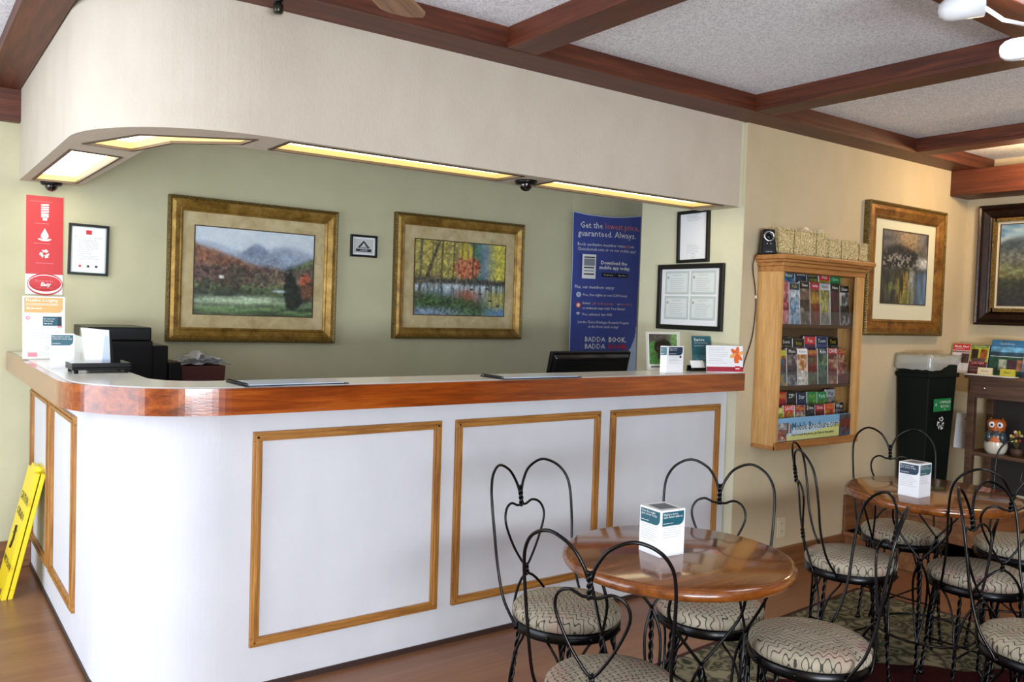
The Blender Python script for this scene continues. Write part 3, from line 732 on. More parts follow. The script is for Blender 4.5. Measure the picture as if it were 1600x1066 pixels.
# red poster on the back wall
def recycle(q, x, z, s_, y, m, hollow=None):
    for k_ in range(3):
        a = R(90+120*k_); n0 = q.n
        pts = [(-0.42, 0.62), (0.18, 0.62), (0.18, 0.82), (0.62, 0.42), (0.18, 0.02), (0.18, 0.24), (-0.2, 0.24), (-0.42, 0.5)]
        vs = []
        for px, pz in pts:
            px2, pz2 = px*0.8, pz*0.8+0.05; an = R(-120*k_)
            vs.append((x+s_*(px2*math.cos(an)-pz2*math.sin(an)), y, z+s_*(px2*math.sin(an)+pz2*math.cos(an))))
        q.add(vs, [tuple(range(len(vs)-1, -1, -1))], m)
        if hollow:
            c_ = np.mean(np.array(vs), axis=0); v2 = [tuple(c_+(np.array(v_)-c_)*0.55+np.array([0, -0.0006, 0])) for v_ in vs]
            q.add(v2, [tuple(range(len(vs)-1, -1, -1))], hollow)
q = MB().box(-0.086, 0.086, -0.003, 0, -0.26, 0.252, PAPER)
q.box(-0.086, 0.086, -0.0036, -0.003, -0.155, 0.252, RED)
y = -0.0045
q.tlines(-0.07, 0.07, [0.222], 0.002, PINK, y, 3)
for i in range(4): q.hexa([(-0.018, y+.0004, 0.165+i*.012), (0.018, y+.0004, 0.168+i*.012), (0.018, y, 0.168+i*.012), (-0.018, y, 0.165+i*.012)], [(-0.018, y+.0004, 0.173+i*.012), (0.018, y+.0004, 0.176+i*.012), (0.018, y, 0.176+i*.012), (-0.018, y, 0.173+i*.012)], WHITEI)
q.box(-0.017, 0.017, y, y+.0004, 0.142, 0.162, WHITEI).box(-0.010, 0.010, y, y+.0004, 0.126, 0.145, WHITEI)
q.tlines(-0.05, 0.05, [0.108], 0.0025, PINK, y, 4)
dr = [(0, 0.085)]+[(0.018*math.cos(a_), 0.045+0.018*math.sin(a_)) for a_ in np.linspace(R(20), R(-200), 14)]
q.add([(a_, y, c_) for a_, c_ in dr], [tuple(range(len(dr)))], WHITEI)
for r0 in (0.024, 0.031): q.add([(r0*math.cos(a_)*1.1, y, 0.034+r0*.5*math.sin(a_)) for a_ in np.linspace(R(200), R(340), 10)]+[((r0-.004)*math.cos(a_)*1.1, y, 0.036+(r0-.004)*.5*math.sin(a_)) for a_ in np.linspace(R(340), R(200), 10)], [tuple(range(20))], WHITEI)
q.tlines(-0.05, 0.04, [0.004], 0.0025, PINK, y, 5)
recycle(q, 0, -0.048, 0.036, y, WHITEI)
q.tlines(-0.04, 0.05, [-0.098], 0.0025, PINK, y, 6)
for rx, rz_, m, dy in ((0.086, 0.058, RED, 0), (0.082, 0.050, WHITEI, -.0005), (0.078, 0.042, RED, -.001)):
    q.add([(0.004+rx*math.cos(a_)*(0.96), y+dy, -0.207+rz_*math.sin(a_)+(0.004 if m is RED and dy else 0)) for a_ in np.linspace(0, 2*math.pi, 40)[:-1]], [tuple(range(39))], m)
q.text('Room to be', 0.017, 0.0, -0.190, PINK, y=y-.002); q.text('Easy', 0.026, 0.005, -0.208, WHITEI, y=y-.002, bold=0.0008, shear=0.2)
q.text('to do so. to be', 0.013, 0.0, -0.226, PINK, y=y-.002)
t = tag(q.build('poster', loc=(0.634, YB-0.001, 1.69)), 'tall red poster with lightbulb, water drop and recycling symbols on the wall', 'poster')

# standing signs on the left end of the counter
ZC = 1.1307
t = thing('counter_sign', 'clear stand with tall white and orange flyer at the counter\'s left end', 'sign', (0.558, 4.42, ZC), rot=(R(-6), 0, R(-2)))
MB().box(-0.088, 0.088, -0.002, 0.002, 0.0, 0.292, TRANSP).build('holder', t); MB().box(-0.088, 0.088, -0.002, 0.06, 0.0, 0.003, TRANSP).build('foot', t)
q = MB().box(-0.085, 0.085, -0.005, -0.003, 0.003, 0.290, PAPER); y = -0.0058
pts = [(-0.080, 0.285), (-0.080, 0.215)]+[(0.055+0.022*math.cos(a_), 0.237+0.022*math.sin(a_)) for a_ in np.linspace(R(-90), 0, 6)]+[(0.077, 0.285)]
q.add([(a_, y, c_) for a_, c_ in pts], [tuple(range(len(pts)))], ORANGE)
q.text('Flexible Lodging', 0.020, -0.074, 0.272, WHITEI, 'LEFT', y=y-.0006); q.tlines(-0.072, 0.06, [0.255, 0.249], 0.002, WHITEI, y-.0006, 2); q.text('All you need', 0.012, -0.072, 0.235, WHITEI, 'LEFT', y=y-.0006, bold=.0003)
q.lathe([(0.003, 0), (0.009, 0)], PINK, 16, (-0.066, y, 0.19), axis='y')
q.box(-0.005, 0.055, y, y+.0006, 0.155, 0.198, TEAL).box(0.055, 0.072, y, y+.0006, 0.155, 0.198, NAVY); q.text('Be there for', 0.009, 0.0, 0.187, WHITEI, 'LEFT', y=y-.0006); q.text('a free stay', 0.009, 0.0, 0.177, WHITEI, 'LEFT', y=y-.0006); q.tlines(0.0, 0.045, [0.163], 0.003, WHITEI, y-.0006, 3)
q.add([(0.05, y, 0.148), (0.075, y, 0.148), (0.066, y, 0.162)], [(0, 1, 2)], PINK)
q.tlines(-0.07, 0.07, [0.145, 0.135, 0.125, 0.117, 0.108, 0.1, 0.092, 0.08], 0.0018, PAPERG, y, 11)
q.lathe([(0.006, 0), (0.008, 0)], PAPERG, 14, (0.012, y, 0.052), axis='y'); q.box(-0.066, -0.028, y, y+.0006, 0.012, 0.032, PINK); q.tlines(-0.02, 0.03, [0.03, 0.022], 0.0018, PAPERG, y, 12)
q.build('flyer', t)
def tealcard(q, x0, x1, z0, z1, y, seed, dark=TEAL, lines=3, words=('Experience more', 'rewards every stay')):
    W_ = x1-x0; H_ = z1-z0; hb = z1-H_*0.04; hh = H_*0.30; rad = W_*0.2
    pts = [(x0+W_*.05, hb), (x0+W_*.05, hb-hh)]+[(x1-W_*.05-rad+rad*math.cos(a_), hb-hh+rad+rad*math.sin(a_)) for a_ in np.linspace(R(-90), 0, 7)]+[(x1-W_*.05, hb)]
    q.add([(a_, y, c_) for a_, c_ in pts], [tuple(range(len(pts)))], dark)
    for i, wd in enumerate(words): q.text(wd, W_*0.105, x0+W_*0.09, hb-H_*(0.05+0.058*i), WHITEI, 'LEFT', y=y-.0005)
    q.tlines(x0+W_*0.09, x1-W_*0.35, [hb-hh+H_*.05], H_*0.012, WHITEI, y-.0005, seed)
    q.tlines(x0+W_*0.09, x1-W_*0.1, [hb-hh-H_*(0.05+0.05*i) for i in range(lines)], H_*0.010, PAPERG, y, seed+1)
t = thing('counter_card', 'small white card with teal header at the counter\'s left end', 'card', (0.553, 3.86, ZC), rot=(R(-5), 0, R(-2)), group='small teal cards')
q = MB().box(-0.044, 0.044, -0.0015, 0.0015, 0.0, 0.142, PAPER); tealcard(q, -0.044, 0.044, 0.0, 0.142, -0.0025, 31, lines=5); q.build('card', t)
MB().box(-0.044, 0.044, 0.0015, 0.04, 0.0, 0.003, TRANSP).build('foot', t)
# white rounded dispenser behind it
t = thing('hand_sanitizer_dispenser', 'white rounded plastic box behind the small teal card', 'dispenser', (0.625, 4.12, ZC))
q = MB(); pr = [(-0.055, 0), (0.05, 0), (0.058, 0.05), (0.052, 0.09), (0.035, 0.12), (0.0, 0.132), (-0.055, 0.128)]
q.prism(pr, -0.04, 0.04, WPLAST, axis='y'); q.build('housing', t, bevel=0.006)
MB().box(-0.03, 0.03, -0.043, -0.039, 0.02, 0.05, LAM).build('outlet', t)
# clipboard tray with paper
t = thing('brochure_holder', 'black tabletop tray holding an upright white folded sheet', 'holder', (0.648, 3.68, ZC))
q = MB().box(-0.10, 0.11, -0.09, 0.07, 0.012, 0.022, BLACK).box(-0.10, 0.11, -0.09, -0.082, 0.022, 0.04, BLACK).box(0.102, 0.11, -0.082, 0.07, 0.022, 0.04, BLACK).box(-0.10, -0.092, -0.082, 0.07, 0.022, 0.036, BLACK)
q.build('tray', t, bevel=0.002)
for x in (-0.085, 0.095):
    for y_ in (-0.078, 0.055): MB().lathe([(0.001, 0), (0.008, 0), (0.009, 0.013), (0.001, 0.013)], BLACK, 12, (x, y_, 0)).build('foot', t)
q = MB().hexa([(-0.035, 0.02, 0.022), (0.052, 0.005, 0.022), (0.052, 0.009, 0.022), (-0.035, 0.024, 0.022)], [(-0.048, 0.055, 0.172), (0.052, 0.04, 0.163), (0.052, 0.044, 0.163), (-0.048, 0.059, 0.172)], PAPER)
q.quad((0.02, 0.0095, 0.022), (0.050, 0.004, 0.022), (0.050, 0.0385, 0.155), (0.038, 0.0405, 0.155), mat('folded_sheet_blue', 'B4C2DA', 0.6)); q.build('folded_sheet', t)
MB().hexa([(0.054, 0.004, 0.022), (0.066, 0.004, 0.022), (0.066, 0.03, 0.022), (0.054, 0.03, 0.022)], [(0.052, 0.038, 0.16), (0.060, 0.038, 0.16), (0.060, 0.055, 0.16), (0.052, 0.055, 0.16)], BLACK).build('back_support', t)
# printer on the lower desk, stepped black body
t = thing('office_printer', 'large black stepped office printer behind the counter, beside the tray', 'printer', (0.91, 4.78, 0.7505))
MB().box(-0.14, 0.155, -0.22, 0.20, 0.10, 0.46, BLACK).build('body', t, bevel=0.006)
MB().box(-0.145, 0.15, -0.21, 0.20, 0.46, 0.528, BLACK).build('scanner_lid', t, bevel=0.006)
MB().box(0.155, 0.235, -0.20, 0.18, 0.0, 0.435, BLACK).build('output_tray', t, bevel=0.006)
MB().box(-0.14, 0.295, -0.22, 0.2, 0.0, 0.10, BLACK).box(0.235, 0.295, -0.22, 0.2, 0.1, 0.35, BLACK).build('paper_drawer', t, bevel=0.006)
MB().box(-0.1475, -0.1435, -0.2, 0.0, 0.47, 0.515, CHROME).build('trim_strip', t)
t = thing('storage_box', 'dark red box topped with folded clear plastic bags, right of the printer', 'box', (1.345, 4.78, 0.7505))
MB().hexa([(-0.10, -0.10, 0), (0.105, -0.10, 0), (0.105, 0.10, 0), (-0.10, 0.10, 0)], [(-0.11, -0.11, 0.32), (0.125, -0.11, 0.32), (0.125, 0.11, 0.32), (-0.11, 0.11, 0.32)], REDBOX).build('box', t, bevel=0.004)
rng = random.Random(4)
q = MB(); nn = 14
for L_ in range(4):
    vs = []; 
    for j in range(nn):
        for i in range(nn):
            a_, c_ = i/(nn-1)*2-1, j/(nn-1)*2-1
            vs.append((0.01+a_*(0.14-0.02*L_)+rng.uniform(-.006, .006), c_*0.11, 0.33+L_*0.010+0.016*(1-a_*a_)*(1-c_*c_)+rng.uniform(-.006, .008)+(0.02 if abs(a_+.1) < .15 and L_ == 3 else 0)))
    q.add(vs, [(j*nn+i, j*nn+i+1, (j+1)*nn+i+1, (j+1)*nn+i) for j in range(nn-1) for i in range(nn-1)], BAG2, True)
q.build('plastic_bags', t)
# notebooks lying on the counter
def menu(loc, L_, W_, label, skew):
    t = thing('spiral_notebook', label, 'notebook', loc, rz=skew, group='wire bound booklets on the counter')
    MB().box(-L_/2, L_/2, -W_/2, W_/2, 0.0, 0.003, BLACK).build('cover', t)
    MB().box(-L_/2+0.022, L_/2-0.016, -W_/2+0.008, W_/2-0.008, 0.003, 0.0065, mat('glossy_blue_sheet', 'C3D0E4', 0.2) if 'glossy_blue_sheet' not in MATS else MATS['glossy_blue_sheet']).build('page', t)
    q = MB()
    for i in range(16):
        y_ = -W_/2+0.012+i*(W_-0.024)/15
        q.tube([( -L_/2+0.008+0.009*math.cos(a_), y_, 0.006+0.006*math.sin(a_)) for a_ in np.linspace(0, 2*math.pi, 9)[:-1]], 0.0014, BLACKM, 5, closed=True)
    q.build('wire_binding', t)
menu((1.18, 3.015, ZC), 0.40, 0.19, 'black wire bound booklet with blue page on the left of the counter', R(1.5))
menu((2.30, 2.995, ZC), 0.44, 0.17, 'black wire bound booklet with grey page near the monitor', R(-1))
# monitor
t = thing('computer_monitor', 'black computer monitor seen from behind, tilted, rising above the counter', 'monitor', (3.03, 3.42, 0.75), rz=R(1))
MB().lathe([(0.001, 0), (0.12, 0), (0.12, 0.012), (0.03, 0.02), (0.001, 0.02)], BLACK, 28).build('base', t)
MB().box(-0.03, 0.03, 0.03, 0.06, 0.015, 0.20, BLACK).build('stand', t, bevel=0.004)
n0 = MB(); n0.box(-0.285, 0.285, -0.005, 0.02, 0.0, 0.36, BLACK); n0.build('screen', t, bevel=0.006, loc=(0, 0.075, 0.115), rot=(R(13), 0, 0))
q = MB().hexa([(-0.255, -0.04, 0.03), (0.255, -0.04, 0.03), (0.275, 0.0, 0.015), (-0.275, 0.0, 0.015)], [(-0.26, -0.018, 0.33), (0.26, -0.018, 0.33), (0.275, 0.0, 0.35), (-0.275, 0.0, 0.35)], mat('glossy_black_back', '0E0E11', 0.12))
q.box(-0.19, 0.19, -0.022, -0.018, 0.318, 0.326, BLACKM); q.build('rear_shell', t, bevel=0.004, loc=(0, 0.075, 0.115), rot=(R(13), 0, 0))
q = MB().tube([(0.024*math.cos(a_), -0.032, 0.15+0.024*math.sin(a_)) for a_ in np.linspace(0, 2*math.pi, 25)[:-1]], 0.0012, CHROME, 5, closed=True); q.build('logo_ring', t, loc=(0, 0.071, 0.115), rot=(R(13), 0, 0))

# ------------------------------------------------------------------ blue banner on the splayed wall
Wb, Hb = 0.585, 1.28
def bc(x, z): return -0.020-0.006*math.sin(x*16+z*3)-0.006*math.sin(x*31+1.2)*max(0, (z-0.6))-0.004*math.sin(z*9)
q = MB(); nx, nz = 84, 176; vs = []; mats_ = []
def topz(x): return Hb-0.055*math.sin(math.pi*min(1, max(0, (x/Wb))))*0.45
for j in range(nz+1):
    for i in range(nx+1):
        x = Wb*i/nx; z = topz(x)*j/nz; vs.append((x, bc(x, z), z))
fb = []; fw_ = []
for j in range(nz):
    for i in range(nx):
        f4 = (j*(nx+1)+i, j*(nx+1)+i+1, (j+1)*(nx+1)+i+1, (j+1)*(nx+1)+i)
        x = Wb*(i+.5)/nx; z = Hb*(j+.5)/nz
        edge = i == 0 or j == nz-1
        curve_ = (z < 0.40 and ((x-0.15)/0.43)**2+((z-0.40)/0.36)**2 > 1) or z < 0.04
        curve_ = curve_ and x > 0.15
        (fw_ if edge or curve_ else fb).append(f4)
q.add(vs, fb, BLUEB, True); q.add(vs, fw_, LBLUE, True)
t = thing('banner', 'tall blue vinyl booking banner with white text behind the monitor', 'banner', (4.2165, 5.046, 0.92), rz=-math.atan2(0.28, 0.96))
q.build('vinyl_sheet', t)
q = MB(); cv = lambda x, z: bc(x, z)-0.003
T = lambda s_, sz, x, z, m=WHITEI, al='CENTER', **k_: q.text(s_, sz, x, z, m, al, curve=cv, **k_)
T('Get the', 0.068, 0.065, 1.178, al='LEFT', sx=.88); T('lowest price,', 0.068, 0.272, 1.178, BANRED, 'LEFT', sx=.86)
T('guaranteed. Always.', 0.068, 0.30, 1.114, sx=.92)
T('Book exclusive member rates', 0.034, 0.045, 1.030, al='LEFT', sx=1.0); T('only', 0.034, 0.443, 1.030, BANRED, 'LEFT'); T('on', 0.034, 0.50, 1.030, al='LEFT')
T('Choicehotels.com or on our mobile app!', 0.034, 0.30, 0.993, sx=.9)
qt = q; q = MB(); q.box(0.085, 0.20, -0.036, -0.032, 0.765, 0.953, WHITEI); q.box(0.098, 0.19, -0.038, -0.036, 0.865, 0.918, mat('phone_photo', '8A9098', 0.5)); q.box(0.098, 0.19, -0.0385, -0.038, 0.925, 0.934, INK)
for z in (0.845, 0.82, 0.795): q.box(0.10, 0.185, -0.038, -0.036, z, z+0.010, INK if z != 0.82 else PAPERG)
q.build('phone_graphic', t); q = qt
T('Download the', 0.040, 0.36, 0.893, bold=.0008); T('mobile app today.', 0.040, 0.37, 0.856, bold=.0008, sx=.95)
for x in (0.255, 0.372): q.box(x, x+0.105, -0.036, -0.033, 0.785, 0.815, BLACKF)
q.text('Google play', 0.017, 0.307, 0.80, WHITEI, y=-.0375); q.text('App Store', 0.017, 0.43, 0.80, WHITEI, y=-.0375)
T('Plus, our members enjoy:', 0.036, 0.03, 0.70, al='LEFT', sx=.92)
for z, m in ((0.640, LBLUE), (0.558, DORANGE)): q.lathe([(0.0005, 0), (0.021, 0)], m, 20, (0.062, -0.036, z), axis='y')
q.text('z', 0.03, 0.062, 0.642, BLUEB, y=-.0375); q.box(0.053, 0.071, -.0382, -.0375, 0.546, 0.560, WHITEI); q.add([(0.048, -.038, 0.559), (0.076, -.038, 0.559), (0.062, -.038, 0.573)], [(0, 1, 2)], WHITEI)
for r0 in (0.008, 0.016, 0.024):
    A_ = np.linspace(R(45), R(135), 8); q.add([(0.062+r0*math.cos(a_), -.036, 0.480+r0*math.sin(a_)) for a_ in A_]+[(0.062+(r0-.005)*math.cos(a_), -.036, 0.480+(r0-.005)*math.sin(a_)) for a_ in A_[::-1]], [tuple(range(16))], WHITEI)
T('Free, free nights at over 5,500 hotels', 0.028, 0.105, 0.64, al='LEFT', sx=.92)
T('Instant', 0.028, 0.105, 0.575, al='LEFT', sx=.92); T('gift cards & points', 0.028, 0.195, 0.575, BANRED, 'LEFT', sx=.85); T('or', 0.028, 0.40, 0.575, al='LEFT'); T('your choice', 0.028, 0.432, 0.575, BANRED, 'LEFT', sx=.8)
T('on midweek stays with Your Extras!', 0.028, 0.105, 0.537, al='LEFT', sx=.9)
T('Free, unlimited, fast WiFi', 0.028, 0.105, 0.488, al='LEFT', sx=.9)
T('Join the Choice Privileges Rewards Program', 0.030, 0.29, 0.428, sx=.83); T('at the front desk today!', 0.030, 0.29, 0.393, sx=.9)
T('BADDA', 0.056, 0.13, 0.293, al='LEFT', sx=.95); T('BOOK.', 0.056, 0.335, 0.293, al='LEFT', bold=.001, sx=.9)
T('BADDA', 0.056, 0.13, 0.238, al='LEFT', sx=.95); T('BOOM.', 0.056, 0.335, 0.238, RED, 'LEFT', bold=.001, sx=.9)
q.build('lettering', t)

# ------------------------------------------------------------------ things at the right end of the counter
t = thing('bear_photo_stand', 'clear acrylic stand with a photo of a black bear in grass', 'photo', (3.285, 3.135, ZC), rot=(R(-5), 0, R(-3)))
q = MB().box(-0.105, 0.105, 0.0, 0.002, 0.0, 0.195, PAPER); q.image(art_bear(), -0.1, 0.1, 0.035, 0.193, -0.001); q.box(-0.09, 0.06, -.001, -.0003, 0.018, 0.024, INK); q.build('photo', t)
MB().box(-0.115, 0.125, 0.003, 0.006, 0.0, 0.205, TRANSP).box(-0.115, 0.125, -0.004, 0.03, 0.0, 0.002, TRANSP).build('acrylic_stand', t)
t = thing('tent_card', 'white folded tent card with navy and teal headers before the bear photo', 'card', (3.20, 2.985, ZC), rz=R(-8), group='small teal cards')
MB().box(-0.055, 0.02, -0.002, 0.0, 0, 0.0, PAPER)
q = MB().box(-0.045, 0.058, -0.0015, 0.0, 0.0, 0.138, PAPER); tealcard(q, -0.043, 0.056, 0.0, 0.138, -0.0025, 41, NAVY, 6, ('Enjoy a free', 'night on us'))
q.add([(0.030, -.003, 0.083), (0.038, -.003, 0.091), (0.046, -.003, 0.083), (0.038, -.003, 0.075)], [(3, 2, 1, 0)], INK); q.build('front_panel', t)
q = MB().box(-0.034, 0.0, -0.0015, 0.0, 0, 0.138, PAPER); tealcard(q, -0.034, 0.0, 0.0, 0.138, -0.0025, 43, TEAL, 3, ('Points', 'Rewards')); q.build('side_panel', t, loc=(-0.0455, 0, 0), rot=(0, 0, R(-35)))
t = thing('business_card_holder', 'black desk holder with white business cards on the counter', 'holder', (3.475, 3.075, ZC), rot=(0, 0, R(-8)))
MB().box(-0.055, 0.055, -0.025, 0.025, 0, 0.006, BLACK).box(-0.055, 0.055, -0.025, -0.02, 0.006, 0.018, BLACK).box(-0.05, 0.05, 0.02, 0.025, 0.006, 0.03, BLACK).build('holder', t, bevel=0.0015)
q = MB().hexa([(-0.044, -0.018, 0.007), (0.044, -0.018, 0.007), (0.044, -0.012, 0.007), (-0.044, -0.012, 0.007)], [(-0.044, 0.004, 0.055), (0.044, 0.004, 0.055), (0.044, 0.010, 0.055), (-0.044, 0.010, 0.055)], PAPER)
q.quad((-0.036, 0.0, 0.045), (-0.012, 0.0, 0.045), (-0.012, 0.0025, 0.051), (-0.036, 0.0025, 0.051), RED); q.build('business_cards', t)
t = thing('brochure', 'upright teal booklet leaning at the right end of the counter', 'booklet', (3.585, 3.13, ZC), rot=(R(-8), 0, R(-12)))
q = MB().box(-0.062, 0.062, 0, 0.006, 0, 0.185, TEAL); q.text('Explore', 0.022, -0.05, 0.165, WHITEI, 'LEFT', y=-.0008); q.text('the mountains', 0.016, -0.05, 0.148, LBLUE, 'LEFT', y=-.0008); q.tlines(-0.05, 0.04, [0.13], .003, LBLUE, -.0008, 3)
q.image(collage(8, ['7FA9C8', '2F7A86', 'A8C8D8'], 14, 14, 3), -0.062, 0.062, 0.0, 0.08, -0.0006); q.build('cover', t)
t = thing('desk_calendar', 'white card with orange flower and maroon band at counter\'s right end', 'calendar', (3.553, 2.95, ZC), rot=(R(-7), 0, R(-24)))
q = MB().box(-0.105, 0.105, 0, 0.003, 0, 0.142, PAPER).box(-0.105, 0.105, -.0006, 0, 0.004, 0.03, MAROON)
q.tlines(-0.09, 0.03, [0.128, 0.118, 0.106, 0.094, 0.084, 0.07, 0.06, 0.048], 0.002, PAPERG, -.0008, 13)
for i in range(6):
    a_ = i*R(60)+.3; c_ = (0.068+0.018*math.cos(a_), -0.001-0.0002*i, 0.095+0.02*math.sin(a_))
    pts = [(c_[0]+0.024*math.cos(b_)*math.cos(a_)-0.011*math.sin(b_)*math.sin(a_), c_[1], c_[2]+0.024*math.cos(b_)*math.sin(a_)+0.011*math.sin(b_)*math.cos(a_)) for b_ in np.linspace(0, 2*math.pi, 13)[:-1]]
    q.add(pts, [tuple(range(12))], DORANGE if i % 3 else ORANGE)
q.add([(0.056, -.001, 0.05), (0.082, -.001, 0.05), (0.075, -.001, 0.085)], [(0, 1, 2)], DORANGE)
q.box(0.058, 0.086, -.0014, -.0006, 0.006, 0.034, RED); q.box(0.060, 0.084, -.002, -.0014, 0.018, 0.023, WHITEI); q.build('card', t)
MB().box(-0.09, 0.09, 0.003, 0.05, 0, 0.002, PAPER).build('foot', t)

# ------------------------------------------------------------------ brochure rack on the right wall
RX, RY, RZ = 3.79, 2.948, 0.72
t = thing('brochure_rack', 'pine wall rack with cornice, stacked with tourist brochures', 'rack', (RX, RY, RZ))
Wr, Dr, Hr = 0.77, 0.155, 1.03
q = MB().box(0, 0.022, -Dr, 0, 0.02, Hr-0.07, PINE_Z); q.build('side_panel', t, bevel=0.002)
q = MB().box(Wr-0.022, Wr, -Dr, 0, 0.02, Hr-0.07, PINE_Z).box(Wr-0.075, Wr-0.001, -Dr-0.004, -Dr+0.014, 0.04, Hr-0.07, PINE_Z); q.build('side_panel', t, bevel=0.002)
MB().box(-0.002, Wr+0.002, -Dr-0.001, 0, 0.0, 0.022, PINE_X).box(-0.002, Wr+0.002, -Dr-0.006, -Dr+0.01, 0.0, 0.042, PINE_X).build('bottom_board', t, bevel=0.002)
MB().box(0.02, Wr-0.02, -0.012, -0.002, 0.02, Hr-0.05, mat('dark_rack_back', '57432C', 0.6)).build('back_panel', t)
q = MB()
for e_, z0, z1 in ((0.003, Hr-0.075, Hr-0.045), (0.012, Hr-0.045, Hr-0.025), (0.026, Hr-0.025, Hr-0.010), (0.042, Hr-0.010, Hr+0.014)):
    q.box(-e_, Wr+e_, -Dr-e_-0.004, 0, z0, z1, PINE_X)
q.build('cornice', t, bevel=0.004)
for z in (0.345, 0.68): MB().box(0.022, Wr-0.022, -Dr+0.012, -0.012, z-0.022, z-0.006, mat('dark_shelf', '4A3626', 0.5) if 'dark_shelf' not in MATS else MATS['dark_shelf']).build('shelf', t)
for z in (0.345, 0.68): MB().box(0.024, Wr-0.076, -Dr+0.016, -Dr+0.018, z-0.006, z+0.07, MATS['lip'] if 'lip' in MATS else mat('lip', '9A9A9A', 0.05, alpha=0.08)).build('acrylic_lip', t)
q = MB().box(0.024, Wr-0.076, -Dr+0.001, -Dr+0.006, 0.045, 0.170, mat('sign_sky_blue', '7FB4DC', 0.3)); y = -Dr+0.0005
LY = mat('sign_pale_green', 'D6DE8E', 0.4); x0_, x1_ = 0.024, Wr-0.076
def bandz(x, z0, z1): return None
q.add([(0.1, y, 0.068), (0.35, y, 0.085), (0.60, y, 0.118), (x1_, y, 0.118), (x1_, y, 0.046), (x0_, y, 0.046), (x0_, y, 0.062)], [(6, 5, 4, 3, 2, 1, 0)], LY)
q.add([(x0_, y, 0.062), (0.1, y, 0.068), (0.35, y, 0.085), (0.60, y, 0.118), (0.60, y, 0.130), (0.3, y, 0.125), (x0_, y, 0.10)], [(0, 1, 2, 3, 4, 5, 6)], mat('sign_pale_blue', 'C4DCE8', 0.4))
q.image(collage(3, ['E8E8E8', '8A8F98', 'B0523A'], 16, 10, 3), x0_, 0.10, 0.046, 0.145, y-.0008)
q.image(collage(12, ['3E7AA0', '6E4A30', '8A2A22'], 16, 16, 3), 0.585, x1_, 0.046, 0.168, y-.0008)
for i, m in enumerate((TEAL, ORANGE, mat('sign_blue', '2E6FB0', 0.4))): q.box(0.10+i*0.014, 0.112+i*0.014, y-.001, y-.0004, 0.085, 0.145-0.006*i, m)
q.text('Mobile Brochure.com', 0.062, 0.142, 0.118, INK, 'LEFT', y=y-.0015, sx=.80); q.text('Don\'t touch the phone, get them in the palms!', 0.022, 0.142, 0.075, INK, 'LEFT', y=y-.0015, sx=.95, bold=.0003)
q.build('sign_panel', t)

